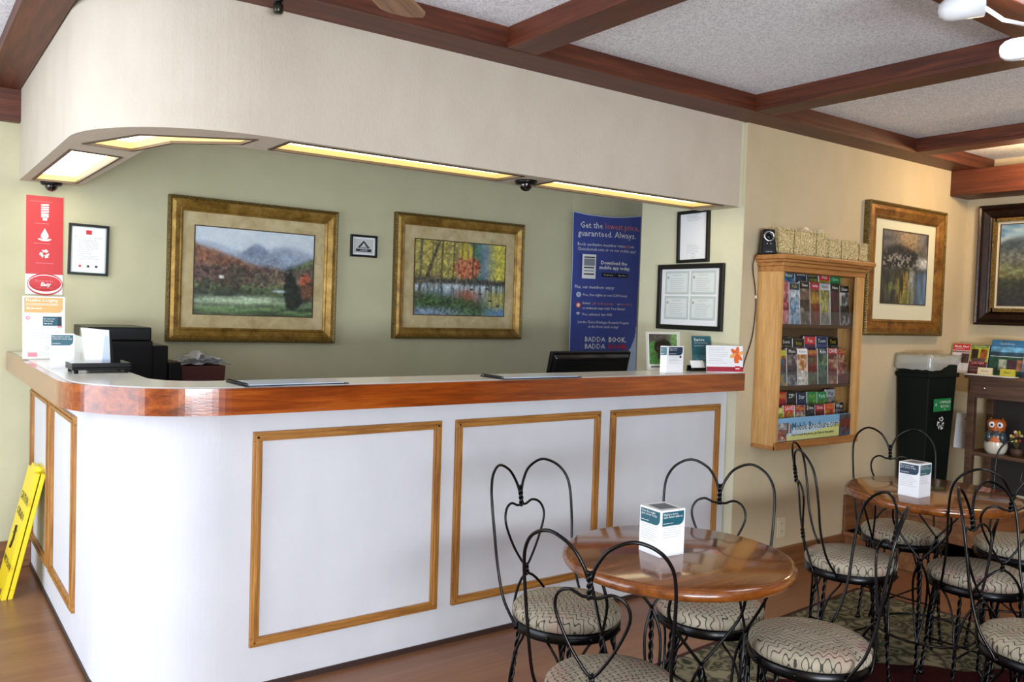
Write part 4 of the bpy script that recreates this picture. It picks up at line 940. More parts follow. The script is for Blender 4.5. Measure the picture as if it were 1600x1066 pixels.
bros = [  # (shelf z, row y, height, [ (palette, header text, header colour mat, label) ... ])
 (0.675, 0, 0.232, [(['C86A74', 'E0A0A0', '7A2A30'], '', None, 'pink brochure with a collage of faces'),
   (['9FC0DC', 'E4EEF4', '5A86B0'], 'Falls', NAVY, 'pale blue brochure showing a misty waterfall'),
   (['2A2A2C', 'A89684', '6E5044'], 'Titans', BLACKF, 'black and brown photo brochure'),
   (['5A1E1A', 'B79A3A', '8A4A30'], 'Gatlin', MAROON, 'dark red brochure with white title and olive foot'),
   (['A0A4A4', '707674', 'B7B23A'], 'Ripley', PAPERG, 'silver grey brochure with yellow foot'),
   (['1A1A1E', '3A3438', '5A1824'], 'Palace', BLACKF, 'black brochure with maroon foot'),
   (['202022', 'DCDCDC', '484848'], 'Salem', BLACKF, 'black and white photo brochure')]),
 (0.675, 1, 0.30, [(['16306A', '1E4488', '0E2050'], '', None, 'dark blue brochure standing behind the pink one'),
   (['2E6AA8', '7FB0DC', '1E4C80'], 'River', TEAL, 'bright blue brochure with pale title'),
   (['1E2C4A', '4A5A70', '1A2038'], 'Show', NAVY, 'dark blue brochure with light script title'),
   (['4A2A5E', '8A8A2A', '2E1E40'], 'GREAT', NAVY, 'purple brochure with olive title'),
   (['C8BE2E', 'B0A624', 'D8D040'], 'Flea', RED, 'bright yellow brochure with red title'),
   (['3A6A34', '5A8A40', '2A4A28'], 'Zip line', GREEN, 'green brochure with white and lime title')]),
 (0.34, 0, 0.20, [(['C0922E', '7A3A20', '38668A'], 'CRAFT', GOLDINK, 'yellow topped craft brochure'),
   (['3A3E4A', 'A8A8B0', '5A3A3A'], 'Music', BLACKF, 'dark brochure with mountain photo'),
   (['E8E4DC', 'C47A3A', 'F2EDE4'], 'Kitchen', PAPER, 'white brochure showing a plate of food'),
   (['6A1E20', '4A6A44', '8A3A38'], 'NEW', MAROON, 'dark red and green brochure'),
   (['2E4A34', '7A9A78', '3A5A5A'], 'Ride', NAVY, 'green forest brochure'),
   (['5A2220', 'C0A080', '7A3038'], 'CAVE', MAROON, 'dark red cave brochure, left of its twin'),
   (['5A2220', 'C0A080', '7A3038'], 'CAVE', MAROON, 'dark red cave brochure, right of its twin')]),
 (0.34, 1, 0.262, [(['1E3A2A', '4A8A5A', '14281E'], 'Farm', GREEN, 'dark green brochure with pale title'),
   (['22242A', '8A8A8A', '303238'], 'Scenic', BLACKF, 'black brochure with white script title'),
   (['4A4A4C', '8A8A88', '2E2E30'], 'Inns', BLACKF, 'grey brochure with dark title band'),
   (['8A2A30', '3A4AA0', '60202A'], 'Fun', RED, 'red and blue brochure'),
   (['34408A', '6A78B8', '24306A'], 'Tours', NAVY, 'violet blue brochure'),
   (['1A1C1E', '5A5E60', '101214'], 'Trail', BLACKF, 'nearly black brochure with grey title')]),
 (0.022, 0, 0.205, [(['8AA83A', 'B89A2E', '3E6A3A'], 'Golf', GOLDINK, 'yellow and green brochure'),
   (['B03A2A', 'B0B83A', '4A4A8A'], 'SAVE', RED, 'red topped brochure with lime band'),
   (['6A3A34', 'E0DED4', 'C0B04A'], 'Maze', MAROON, 'brown brochure with white and yellow bands'),
   (['14181E', '3A4A4E', '1E1E22'], 'Dive', BLACKF, 'black and teal brochure'),
   (['4A1618', '8A2A2A', '2A1214'], 'Dixie', MAROON, 'very dark red brochure'),
   (['C03A2A', 'D0B83A', '4E6070'], 'SALE', RED, 'red and yellow topped brochure'),
   (['1E2022', '8A8E90', '2A2A2E'], 'Wax', BLACKF, 'black brochure with silver title')]),
 (0.022, 1, 0.275, [(['B8BCB4', 'D0D4D0', '909488'], '', None, 'pale grey brochure at the left edge'),
   (['A01E2C', 'C02A38', '701420'], 'FREE', RED, 'red brochure reading FREE'),
   (['101114', '2A2C30', '08090A'], 'ZIP!', BLACKF, 'black brochure reading ZIP!'),
   (['1E2444', '4A5490', '141830'], 'Star', NAVY, 'navy brochure with round emblem'),
   (['4A8A3A', '7AB04A', '2E5A28'], 'Park', GREEN, 'leaf green brochure, left of two alike'),
   (['4A8A3A', '7AB04A', '2E5A28'], 'Park', GREEN, 'leaf green brochure, right of two alike'),
   (['A8A498', '7A766C', 'C0BCB0'], 'Map', PAPERG, 'stone grey brochure')])]
SHN = {0.675: 'top', 0.34: 'middle', 0.022: 'bottom'}
sd = 100
for (z, row, hgt, items) in bros:
    n = len(items); x0_, x1_ = 0.030, 0.690; pw = (x1_-x0_)/n
    for i, (pal, hd, hm, lab) in enumerate(items):
        sd += 1; rg = random.Random(sd); W_ = pw*0.93; hh = hgt*(1+rg.uniform(-.03, .03))
        q = MB()
        for s_ in range(3): q.box(-W_/2+rg.uniform(-.001, .001), W_/2, 0.002+0.004*s_, 0.005+0.004*s_, 0, hh-0.002*s_, PAPER)
        q.image(collage(sd, pal, 28, 12, 3+sd % 2), -W_/2, W_/2, 0, hh, 0.0)
        if hm is not None:
            q.box(-W_/2+.001, W_/2-.001, -.0006, 0.0, hh*0.83 if row == 0 else hh-0.045, hh-0.004, hm)
            fs_ = min(0.034, W_*1.5/max(3, len(hd)))
            q.text(hd, fs_, 0, hh*0.91 if row == 0 else hh-0.026, INK if hm in (PAPER, PAPERG) else (GOLDINK if sd % 3 == 0 else WHITEI), y=-.0014)
        yy = -Dr+0.030 if row == 0 else -Dr+0.082
        o_ = q.build('brochure', loc=(RX+x0_+pw*(i+.5), RY+yy, RZ+z+0.001), rot=(R(-4), R(rg.uniform(-1, 1)), 0))
        tag(o_, '%s, %s row of the rack\'s %s shelf' % (lab, 'front' if row == 0 else 'back', SHN[z]), 'brochure', 'brochures in the %s row of the %s shelf' % ('front' if row == 0 else 'back', SHN[z]))

# speaker, cable and hay bales on top of the rack
ZT = RZ+Hr+0.014
t = thing('computer_speaker', 'small black desktop speaker with silver ring on top of the brochure rack', 'speaker', (3.785, 2.893, ZT), rz=R(-36))
MB().hexa([(-0.042, -0.04, 0), (0.042, -0.04, 0), (0.038, 0.035, 0), (-0.038, 0.035, 0)], [(-0.031, -0.028, 0.136), (0.031, -0.028, 0.136), (0.028, 0.028, 0.134), (-0.028, 0.028, 0.134)], BLACK).build('cabinet', t, bevel=0.006)
q = MB().lathe([(0.020, -0.001), (0.020, 0.004), (0.024, 0.007), (0.028, 0.005), (0.030, -0.001)], CHROME, 28, axis='y'); q.build('ring', t, loc=(0, -0.0315, 0.097), rot=(R(-5), 0, 0))
q = MB().lathe([(0.001, 0.003), (0.007, 0.003), (0.010, 0.0), (0.0195, 0.004)], BLACKM, 24, axis='y'); q.build('cone', t, loc=(0, -0.032, 0.097), rot=(R(-5), 0, 0))
for x in (-0.010, 0.010): MB().lathe([(0.001, 0.004), (0.0035, 0.004), (0.004, 0)], CHROME, 12, axis='y').build('knob', t, loc=(x, -0.0355, 0.058))
MB().text('Logitech', 0.010, 0, 0.016, CHROME, y=-0.0396).build('lettering', t)
pts = spline([(3.742, 2.92, ZT+0.01), (3.728, 2.935, ZT-0.06), (3.762, 2.94, 1.58), (3.775, 2.942, 1.48), (3.755, 2.942, 1.32), (3.70, 2.944, 1.18), (3.665, 2.93, 1.10)], 8)
q = MB().tube(pts, 0.0028, BLACK, 6); q.box(3.765, 3.772, 2.936, 2.943, 1.53, 1.545, PAPER)
tag(q.build('speaker_cable'), 'thin black speaker cable hanging down the wall beside the rack', 'cable')
def hay(name_label, loc, L_, D_, H_, seed, wrapped, rz):
    t = thing('hay_bale', name_label, 'hay bale', loc, rz=rz, group='miniature hay bales')
    rg = random.Random(seed); q = MB()
    q.box(-L_/2+.008, L_/2-.008, -D_/2+.008, D_/2-.008, 0, H_-.008, STRAW)
    for i in range(2600):
        f = rg.choice((0, 0, 0, 1, 1, 2, 3))
        if f == 0: c_ = (rg.uniform(-L_/2, L_/2), -D_/2+rg.uniform(0, .008), rg.uniform(.004, H_))
        elif f == 1: c_ = (rg.uniform(-L_/2, L_/2), rg.uniform(-D_/2, D_/2), H_-rg.uniform(0, .01))
        elif f == 2: c_ = (-L_/2+rg.uniform(0, .008), rg.uniform(-D_/2, D_/2), rg.uniform(.004, H_))
        else: c_ = (L_/2-rg.uniform(0, .008), rg.uniform(-D_/2, D_/2), rg.uniform(.004, H_))
        a_ = rg.uniform(0, math.pi); e_ = rg.uniform(-.5, .5); l = rg.uniform(.014, .04)
        dx, dz, dy = math.cos(a_)*l, math.sin(a_)*l, e_*l*.5
        if f in (1,): dx, dy, dz = math.cos(a_)*l, math.sin(a_)*l, abs(e_)*l*.5
        wd = rg.uniform(.0006, .0014); p0 = (c_[0]-dx/2, c_[1]-dy/2, max(.001, c_[2]-dz/2)); p1 = (c_[0]+dx/2, c_[1]+dy/2, max(.001, c_[2]+dz/2))
        q.add([(p0[0], p0[1], p0[2]), (p0[0]+wd, p0[1]-wd, p0[2]+wd), (p1[0]+wd, p1[1]-wd, p1[2]+wd), (p1[0], p1[1], p1[2]), (p0[0]-wd, p0[1]+wd, p0[2]+wd), (p1[0]-wd, p1[1]+wd, p1[2]+wd)], [(0, 1, 2, 3), (0, 3, 5, 4), (1, 4, 5, 2)], STRAW)
    q.build('straw', t)
    for x in (-L_*.22, L_*.25): MB().tube([(x, -D_/2-.004, .0), (x, -D_/2-.004, H_), (x, D_/2, H_+.004)], 0.0012, BLACKM, 5).build('twine', t)
    if wrapped:
        q = MB(); nn = 20; vs = []
        for j in range(nn):
            for i in range(nn):
                a_, c_ = i/(nn-1), j/(nn-1)
                vs.append((L_*(.05+.47*a_), -D_/2+.02+0.1*D_*c_+rg.uniform(-.003, .003), H_*.75+c_*(H_*.38+.01*math.sin(a_*9))+rg.uniform(-.002, .002)))
        q.add(vs, [(j*nn+i, j*nn+i+1, (j+1)*nn+i+1, (j+1)*nn+i) for j in range(nn-1) for i in range(nn-1)], mat('bale_wrap', 'E8E8E0', 0.1, alpha=0.25), True); q.build('plastic_wrap', t)
hay('straw bale in torn clear wrap beside the speaker on the rack', (4.045, 2.895, ZT), 0.42, 0.10, 0.145, 1, True, R(-1))
hay('lower straw bale at the right end of the rack top', (4.46, 2.885, ZT), 0.38, 0.10, 0.112, 2, False, R(0))
# outlet
t = thing('wall_outlet', 'ivory electrical outlet low on the right wall behind the tables', 'outlet', (4.088, 2.949, 0.236))
MB().box(-0.036, 0.036, -0.006, 0, -0.058, 0.058, IVORY).build('cover_plate', t, bevel=0.002)
for z in (-0.022, 0.022):
    MB().box(-0.016, 0.016, -0.008, -0.005, z-0.014, z+0.014, IVORY).box(-0.008, -0.005, -.0085, -.0078, z-.004, z+.006, INK).box(0.005, 0.008, -.0085, -.0078, z-.004, z+.006, INK).build('socket', t)

# ------------------------------------------------------------------ bin, console table and what stands on it
ZP = 0.281
t = thing('recycling_bin', 'tall dark green recycling bin with a clear liner, beside the console table', 'bin', (5.40, 2.80, ZP))
MB().hexa([(-0.16, -0.06, 0), (0.12, -0.06, 0), (0.12, 0.10, 0), (-0.16, 0.10, 0)], [(-0.20, -0.085, 0.88), (0.15, -0.085, 0.88), (0.15, 0.125, 0.88), (-0.20, 0.125, 0.88)], BINM).build('body', t, bevel=0.008)
MB().box(-0.208, 0.158, -0.095, 0.133, 0.80, 0.83, BINM).build('rim', t, bevel=0.006)
rg = random.Random(7); q = MB(); vs = []; per = []
for i in range(14): per.append((-0.212+0.374*i/14, -0.098))
for i in range(8): per.append((0.162, -0.098+0.235*i/8))
for i in range(14): per.append((0.162-0.374*i/14, 0.137))
for i in range(8): per.append((-0.212, 0.137-0.235*i/8))
np_ = len(per); lv = [0.0, 0.25, 0.5, 0.75, 1.0, 1.05]
for k_, lz in enumerate(lv):
    for i, (x, y_) in enumerate(per):
        top = 0.945; bot = 0.85 if y_ > -0.09 or x < -0.1 else 0.85+0.075*(x+0.1)/0.26
        z = bot+(top-bot)*min(lz, 1)-(0.02 if k_ == 5 else 0)
        s_ = 1+rg.uniform(-.02, .02)+(0.012 if k_ in (1, 3) else 0)-(0.06 if k_ == 5 else 0)
        vs.append((x*s_, y_*s_, z+rg.uniform(-.004, .004)))
q.add(vs, [(k_*np_+i, k_*np_+(i+1) % np_, (k_+1)*np_+(i+1) % np_, (k_+1)*np_+i) for k_ in range(len(lv)-1) for i in range(np_)], PLBAG, True)
q.build('bin_liner', t)
yb = -0.0845
q = MB().box(-0.135, 0.075, yb-.004, yb-.001, 0.588, 0.668, GREEN)
q.text('COMMINGLED', 0.024, 0.0, 0.645, WHITEI, y=yb-.005, sx=.9); q.text('RECYCLING', 0.022, 0.0, 0.618, WHITEI, y=yb-.005, sx=.9); recycle(q, -0.112, 0.632, 0.015, yb-.005, WHITEI); q.text('30', 0.02, 0.0, 0.598, WHITEI, y=yb-.005)
q.build('green_label', t)
q = MB(); recycle(q, -0.03, 0.51, 0.068, -0.082, WHITEI, BINM); q.build('recycling_symbol', t)

t = thing('console_table', 'dark wood console table with drawers and a low shelf against the far wall', 'table', (5.885, 2.13, ZP))
MB().box(-0.175, 0.16, -0.62, 0.62, 0.790, 0.812, CONS).build('top', t, bevel=0.003)
MB().box(-0.155, 0.155, -0.60, 0.60, 0.665, 0.79, CONS).build('apron', t, bevel=0.002)
for y0, y1 in ((0.16, 0.585), (-0.28, 0.13), (-0.58, -0.31)):
    d_ = MB().box(-0.166, -0.154, y0, y1, 0.685, 0.775, CONS).box(-0.168, -0.165, y0+.015, y1-.015, 0.695, 0.765, CONS).build('drawer', t, bevel=0.002)
    k_ = MB().ball((0, 0, 0), 0.011, CHROME, 12).tube([(0, 0, 0), (0.014, 0, 0)], 0.004, CHROME, 8).build('knob', d_, loc=(-0.181, (y0+y1)/2 if y0 < 0 else y1-0.10, 0.732))
MB().box(-0.155, 0.155, -0.60, 0.60, 0.285, 0.308, CONS).build('shelf', t, bevel=0.002)
for x in (-0.135, 0.135):
    for y_ in (-0.58, 0.58): MB().box(x-.022, x+.022, y_-.022, y_+.022, 0.0, 0.79, CONS).build('leg', t, bevel=0.002)
MB().box(0.148, 0.155, -0.6, 0.6, 0.02, 0.79, mat('dark_console_back', '2A2421', 0.6)).build('back_panel', t)
ZK = ZP+0.8125
def leaner(label, y, W_, H_, art, extra=None, x=5.86, tilt=-12, name='magazine', cat='magazine', z=ZK):
    t = thing(name, label, cat, (x, y, z), rot=(0, 0, R(-90)), group='magazines on the console table' if name == 'magazine' else None)
    q = MB().box(-W_/2, W_/2, 0.0, 0.006, 0, H_, PAPER); q.image(art, -W_/2, W_/2, 0, H_, -.0006)
    if extra: extra(q, -.0014)
    q.build('cover', t, rot=(R(tilt), 0, 0)); 
    MB().box(-W_/2, W_/2, 0.0, 0.06, 0, 0.003, TRANSP).build('stand_foot', t); return t
def art_blocks(rows, h, w_, seed):
    img = np.zeros((h, w_, 3)); n = fbm(h, w_, 6, 6, seed, 4); u, v = grid(h, w_)
    for (v0, v1, u0, u1, c, a) in rows: img = lay(img, ((v >= v0) & (v <= v1) & (u >= u0) & (u <= u1))*1.0, c, n, a)
    return tolin(img)
def e1(q, y): q.text('Medic Alert', 0.022, 0, 0.182, WHITEI, y=y, sx=.9, bold=.0004); q.tlines(-0.04, 0.04, [0.165], .003, WHITEI, y, 3)
leaner('white flyer with a red heading, nearest the bin on the console', 2.885-0.02, 0.115, 0.20, art_blocks([(0, 1, 0, 1, 'D8D4D6', .1), (.78, 1, 0, 1, 'C42A2E', .1), (.35, .68, .55, 1, '4A3434', .6), (.70, .76, 0, 1, '8A5A5A', .3)], 40, 22, 5), e1)
def e2(q, y): q.text('LAUGH', 0.026, 0, 0.075, PINK, y=y, sx=.9, bold=.0006); q.tlines(-0.045, 0.045, [0.02, 0.03, 0.045], .003, PAPERG, y, 3); q.text('Dinner Show', 0.014, 0, 0.188, WHITEI, y=y)
leaner('show magazine with a couple on a yellow and green cover', 2.745, 0.118, 0.198, art_blocks([(0, 1, 0, 1, 'A8B02E', .3), (.5, .85, .08, .45, '2A1A16', .6), (.5, .85, .55, .95, '8A4A24', .5), (.42, .55, .1, .9, '4A3A3A', .6), (0, .42, 0, 1, '5A2A30', .6), (.9, 1, 0, 1, '6E8A3A', .3)], 40, 22, 9), e2)
leaner('slim dark blue brochure partly behind the mountain lake guide', 2.70, 0.05, 0.20, art_blocks([(0, 1, 0, 1, '2A3E80', .3)], 20, 10, 9), None, x=5.90)
def e3(q, y): q.text('Gatlinburg', 0.022, -0.07, 0.215, LBLUE, 'LEFT', y=y); q.box(-0.118, 0.118, y, y+.0005, 0.128, 0.131, WHITEI)
leaner('large blue and green mountain lake guide in a clear stand', 2.555, 0.24, 0.24, art_blocks([(0, 1, 0, 1, '24503E', .5), (.80, 1, 0, 1, '2E6A94', .3), (.62, .80, 0, 1, '5E9AC0', .5), (.55, .66, 0, 1, '2A4A5E', .6), (.15, .45, .25, .45, 'A8B0A0', .6), (.15, .45, .5, .7, '4A3040', .5), (.15, .45, .72, .95, 'A0705A', .5)], 50, 50, 15), e3)
def e4(q, y): q.text('Guide', 0.02, 0, 0.13, WHITEI, y=y)
leaner('pale blue and navy leaflet at the edge of view on the console', 2.39, 0.12, 0.15, art_blocks([(0, 1, 0, 1, '3A7AA8', .4), (.6, 1, 0, 1, '7AB8D8', .3), (0, .25, 0, 1, '1E2A50', .3)], 30, 26, 25), e4, x=5.82)
def smallcard(label, y_, m, txt):
    t = thing('business_cards', label, 'cards', (5.775, y_, ZK), rz=R(-90))
    q = MB().hexa([(-0.045, 0, 0), (0.045, 0, 0), (0.045, 0.02, 0), (-0.045, 0.02, 0)], [(-0.045, 0.012, 0.05), (0.045, 0.012, 0.05), (0.045, 0.022, 0.05), (-0.045, 0.022, 0.05)], m)
    q.build('card_stack', t); q = MB().text(txt, 0.016, 0, 0, INK, y=0); q.build('lettering', t, loc=(0, 0.0045, 0.028), rot=(R(-13), 0, 0))
smallcard('cream business cards standing before the mountain lake guide', 2.655, IVORY, 'Stanley')
smallcard('olive yellow business cards on the console table', 2.515, GOLDINK, 'Bistro')
q = MB(); rg = random.Random(3)
for i in range(4): q.box(-0.15+rg.uniform(-.01, .01), 0.15, -0.05, 0.05, i*0.0012, i*0.0012+.001, PAPER)
o_ = q.build('leaflets', loc=(5.75, 2.60, ZK), rot=(0, 0, R(88))); tag(o_, 'thin spread of white leaflets along the console table edge', 'leaflets')
# lower shelf of the console
ZL = ZP+0.309
t = thing('owl_figurine', 'ceramic owl with orange head, grey wings and white base on console shelf', 'figurine', (5.80, 2.57, ZL), rz=R(-72))
t.scale = (0.93, 0.93, 0.93)
OR_ = mat('owl_orange_glaze', 'C4652C', 0.25, coat=.5); GR_ = mat('owl_slate_glaze', '35454C', 0.3, coat=.5); CR_ = mat('owl_cream_glaze', 'E0D8C4', 0.25, coat=.5)
MB().lathe([(0.001, 0), (0.055, 0), (0.068, 0.02), (0.075, 0.05), (0.070, 0.085)], CR_, 28).build('base', t)
MB().lathe([(0.070, 0.083), (0.062, 0.12), (0.055, 0.15), (0.052, 0.17), (0.058, 0.19), (0.060, 0.21), (0.053, 0.232), (0.035, 0.243), (0.001, 0.244)], OR_, 28).build('body', t)
for s_ in (-1, 1):
    MB().lathe([(0.016, 0), (0.006, 0.015), (0.001, 0.024)], OR_, 12).build('ear', t, loc=(s_*0.036, 0, 0.228))
    MB().ball((0, 0, 0), 0.021, WHITEI, 16, (1, .45, 1)).build('eye', t, loc=(s_*0.024, -0.052, 0.205)); MB().ball((0, 0, 0), 0.009, INK, 12, (1, .5, 1)).build('pupil', t, loc=(s_*0.024, -0.061, 0.205))
    MB().ball((0, 0, 0), 0.05, GR_, 18, (.55, .7, 1)).build('wing', t, loc=(s_*0.040, -0.03, 0.115))
MB().ball((0, 0, 0), 0.046, GR_, 18, (1, .6, .95)).build('breast', t, loc=(0, -0.034, 0.12))
q = MB()
for s_ in (-1, 1): q.hexa([(0, -.064, .150), (s_*.022, -.060, .140), (s_*.022, -.054, .140), (0, -.056, .150)], [(0, -.064, .160), (s_*.022, -.060, .170), (s_*.022, -.054, .170), (0, -.056, .160)], INK)
q.build('bow_tie', t); MB().lathe([(0.008, 0.01), (0.001, -0.012)], ORANGE, 10).build('beak', t, loc=(0, -0.062, 0.186))
t = thing('information_card', 'white paper with a small red logo standing on the console\'s lower shelf', 'card', (5.80, 2.785, ZL), rz=R(-84))
q = MB().box(-0.055, 0.055, 0, 0.003, 0, 0.235, PAPER); q.box(0.002, 0.028, -.0008, 0, 0.195, 0.210, RED); q.tlines(-0.045, 0.045, [0.17-.012*i for i in range(12)], .002, PAPERG, -.0008, 3); q.build('paper', t, rot=(R(-9), 0, 0))
MB().box(-0.055, 0.055, 0, 0.05, 0, 0.003, TRANSP).build('foot', t)
rg = random.Random(12)
t = thing('dried_flower_arrangement', 'small dried flower and pine cone arrangement right of the owl', 'flowers', (5.80, 2.44, ZL))
MB().lathe([(0.001, 0), (0.03, 0), (0.038, 0.03), (0.03, 0.05)], mat('brown_pot', '4A3020', 0.6), 16).build('pot', t)
q = MB(); q2 = MB()
for i in range(26):
    a_ = rg.uniform(0, 6.28); l = rg.uniform(.05, .11); s_ = rg.uniform(.2, .9); e_ = (0.05*s_*math.cos(a_), 0.05*s_*math.sin(a_), .05+l)
    q.tube([(0, 0, .04), (e_[0]*.5, e_[1]*.5, .04+l*.6), e_], .0012, mat('dry_stem', '6A5A34', .8) if 'dry_stem' not in MATS else MATS['dry_stem'], 4)
    q2.ball(e_, rg.uniform(.006, .012), [MAROON, GOLDINK, STRAW][i % 3], 8)
q.build('stems', t); q2.build('blossoms', t)

# ------------------------------------------------------------------ rug
t = thing('area_rug', 'floral bordered rug with maroon centre under the wire tables', 'rug', (2.715, 0.73, 0.0), rz=R(4.2))
MB().box(-1.56, 1.56, -1.66, 1.66, 0.001, 0.006, RUGE).build('binding', t)
MB().box(-1.535, 1.535, -1.635, 1.635, 0.004, 0.0085, RUGB).build('border', t)
pts = [((1.30+0.028*math.sin(14*a_)+0.015*math.sin(31*a_))*math.cos(a_)*0.98, (1.26+0.028*math.sin(14*a_)+0.015*math.sin(31*a_))*math.sin(a_)) for a_ in np.linspace(0, 2*math.pi, 181)[:-1]]
MB().prism(pts, 0.006, 0.0095, RUGF).build('medallion', t)

# ------------------------------------------------------------------ ice cream parlour chairs
ZR = 0.0098
def backx(y, z, R0=0.334): return -(0.174+0.16*(z-.47))+(R0-math.sqrt(max(R0*R0-y*y, 1e-4)))
def twistpath(p0, p1, rad, turns, ph, n=28):
    p0 = np.array(p0, float); p1 = np.array(p1, float); d_ = unit(p1-p0); a = np.array([1., 0, 0]) if abs(d_[0]) < .8 else np.array([0, 1., 0])
    u = unit(np.cross(d_, a)); v = np.cross(d_, u)
    return [p0+(p1-p0)*i/n+rad*(math.cos(ph+turns*2*math.pi*i/n)*u+math.sin(ph+turns*2*math.pi*i/n)*v) for i in range(n+1)]
WR = 0.0046
def make_chair(label):
    t = thing('wire_chair', label, 'chair', (0, 0, 0), group='twisted wire parlour chairs')
    MB().lathe([(0.001, 0.435), (0.165, 0.435), (0.172, 0.440), (0.176, 0.452), (0.174, 0.464), (0.163, 0.476), (0.135, 0.485), (0.08, 0.491), (0.001, 0.493)], FAB, 40).build('seat', t)
    q = MB().lathe([(0.160, 0.405), (0.172, 0.405), (0.1745, 0.409), (0.1745, 0.434), (0.170, 0.437), (0.160, 0.437), (0.160, 0.405)], BLACKM, 40)
    for k_ in range(8): a_ = R(22.5+45*k_); q.ball((0.176*math.cos(a_), 0.176*math.sin(a_), 0.421), 0.006, BLACKM, 8)
    q.build('seat_ring', t)
    for s_ in (1, -1):
        P_ = [(0.004*s_, .800), (0.018*s_, .838), (0.048*s_, .878), (0.102*s_, .901), (0.152*s_, .882), (0.180*s_, .842), (0.188*s_, .79), (0.186*s_, .70), (0.180*s_, .60), (0.176*s_, .50)]
        pts = [(backx(y_, z_), y_, z_) for y_, z_ in P_]+[(-0.075, 0.166*s_, .43), (-0.072, 0.163*s_, .41)]
        # ease the lower end forward on to the ring
        pts[-3] = (pts[-3][0]*.75-0.075*.25, pts[-3][1], pts[-3][2])
        MB().tube(spline(pts, 8), WR, BLACKM, 8).build('back_hoop', t)
    q = MB()
    P_ = [(0.0, .758), (0.02, .757), (0.05, .768), (0.078, .757), (0.092, .728), (0.086, .69), (0.055, .625), (0.018, .570), (0.003, .556)]
    for s_ in (1, -1): q.tube(spline([(backx(a_, c_), a_*s_, c_) for a_, c_ in P_], 8), WR*.9, BLACKM, 8)
    q.build('heart_scroll', t)
    q = MB()
    for ph in (0, math.pi): q.tube(twistpath((backx(0, .752), 0, .752), (backx(0, .820), 0, .820), .0042, 2.2, ph), WR, BLACKM, 7)
    q.build('twisted_neck', t)
    q = MB()
    for ph in (0, math.pi): q.tube(twistpath((backx(0, .525), 0, .525), (backx(0, .562), 0, .562), .0042, 1.3, ph, 16), WR, BLACKM, 7)
    q.build('twisted_joint', t)
    q = MB()
    for s_ in (1, -1): q.tube(spline([(backx(0, .528), 0.003*s_, .530), (backx(.03, .515), .03*s_, .515), (-.170, .062*s_, .480), (-.158, .085*s_, .435), (-.150, .088*s_, .412)], 8), WR, BLACKM, 8)
    q.build('lower_brace', t)
    for k_ in range(4):
        a_ = R(45+90*k_); ca, sa = math.cos(a_), math.sin(a_)
        q = MB()
        for ph in (0, math.pi): q.tube(twistpath((0.150*ca, 0.150*sa, .412), (0.195*ca, 0.195*sa, .016), .0038, 6, ph, 60), WR*.9, BLACKM, 6)
        q.lathe([(0.001, 0), (0.011, 0), (0.012, 0.008), (0.008, 0.018), (0.001, 0.019)], BLACKM, 12, (0.195*ca, 0.195*sa, 0))
        lg = q.build('leg', t)
        for s_ in (-1, 1):
            b_ = a_+s_*R(26)
            P_ = [(0.166*math.cos(b_), 0.166*math.sin(b_), .41), (0.150*math.cos(a_+s_*R(22)), 0.150*math.sin(a_+s_*R(22)), .385), (0.160*math.cos(a_+s_*R(9)), 0.160*math.sin(a_+s_*R(9)), .33), (0.176*math.cos(a_+s_*R(2)), 0.176*math.sin(a_+s_*R(2)), .24), (0.182*ca, 0.182*sa, .17)]
            MB().tube(spline(P_, 6), WR*.9, BLACKM, 6).build('side_brace', lg)
    q = MB()
    for k_ in range(2):
        a_ = R(45+90*k_); q.tube([(0.180*math.cos(a_), 0.180*math.sin(a_), .155+.009*k_), (-0.180*math.cos(a_), -0.180*math.sin(a_), .155+.009*k_)], WR*.9, BLACKM, 6)
    q.build('cross_stretcher', t)
    return t
ch = [('A', 1.761, 2.067, -1.424, 'wire heart back chair facing the counter side of the nearer table, against the white panels'),
      ('B', 1.497, 1.567, 0.54, 'nearest wire chair at front, its silvery hoops crossing the nearer table top'),
      ('C', 2.190, 1.842, -2.527, 'wire chair behind the nearer table, between table and brochure rack'),
      ('D', 2.200, 1.469, 2.35, 'wire chair right of the nearer table with its large seat at the bottom'),
      ('E', 3.116, 1.912, -0.855, 'wire chair seen edge-on under the brochure rack, left of the farther table'),
      ('F', 3.741, 2.044, -2.327, 'wire chair behind the farther table, its hoops against the recycling bin'),
      ('G', 3.375, 1.537, 0.862, 'wire chair tucked under the front of the farther table, back towards us'),
      ('H', 2.825, 1.083, -1.539, 'wire chair at the bottom right corner with its seat cut by the edge'),
      ('I', 3.97, 1.64, 3.14, 'wire chair in shadow at the far right side of the farther table')]
first = None
for (k_, x, y_, th, lab) in ch:
    if first is None: c_ = make_chair(lab); first = c_
    else: c_ = copy_tree(first); c_['label'] = lab
    c_.location = (x, y_, ZR); c_.rotation_euler = (0, 0, th)
ch[0]
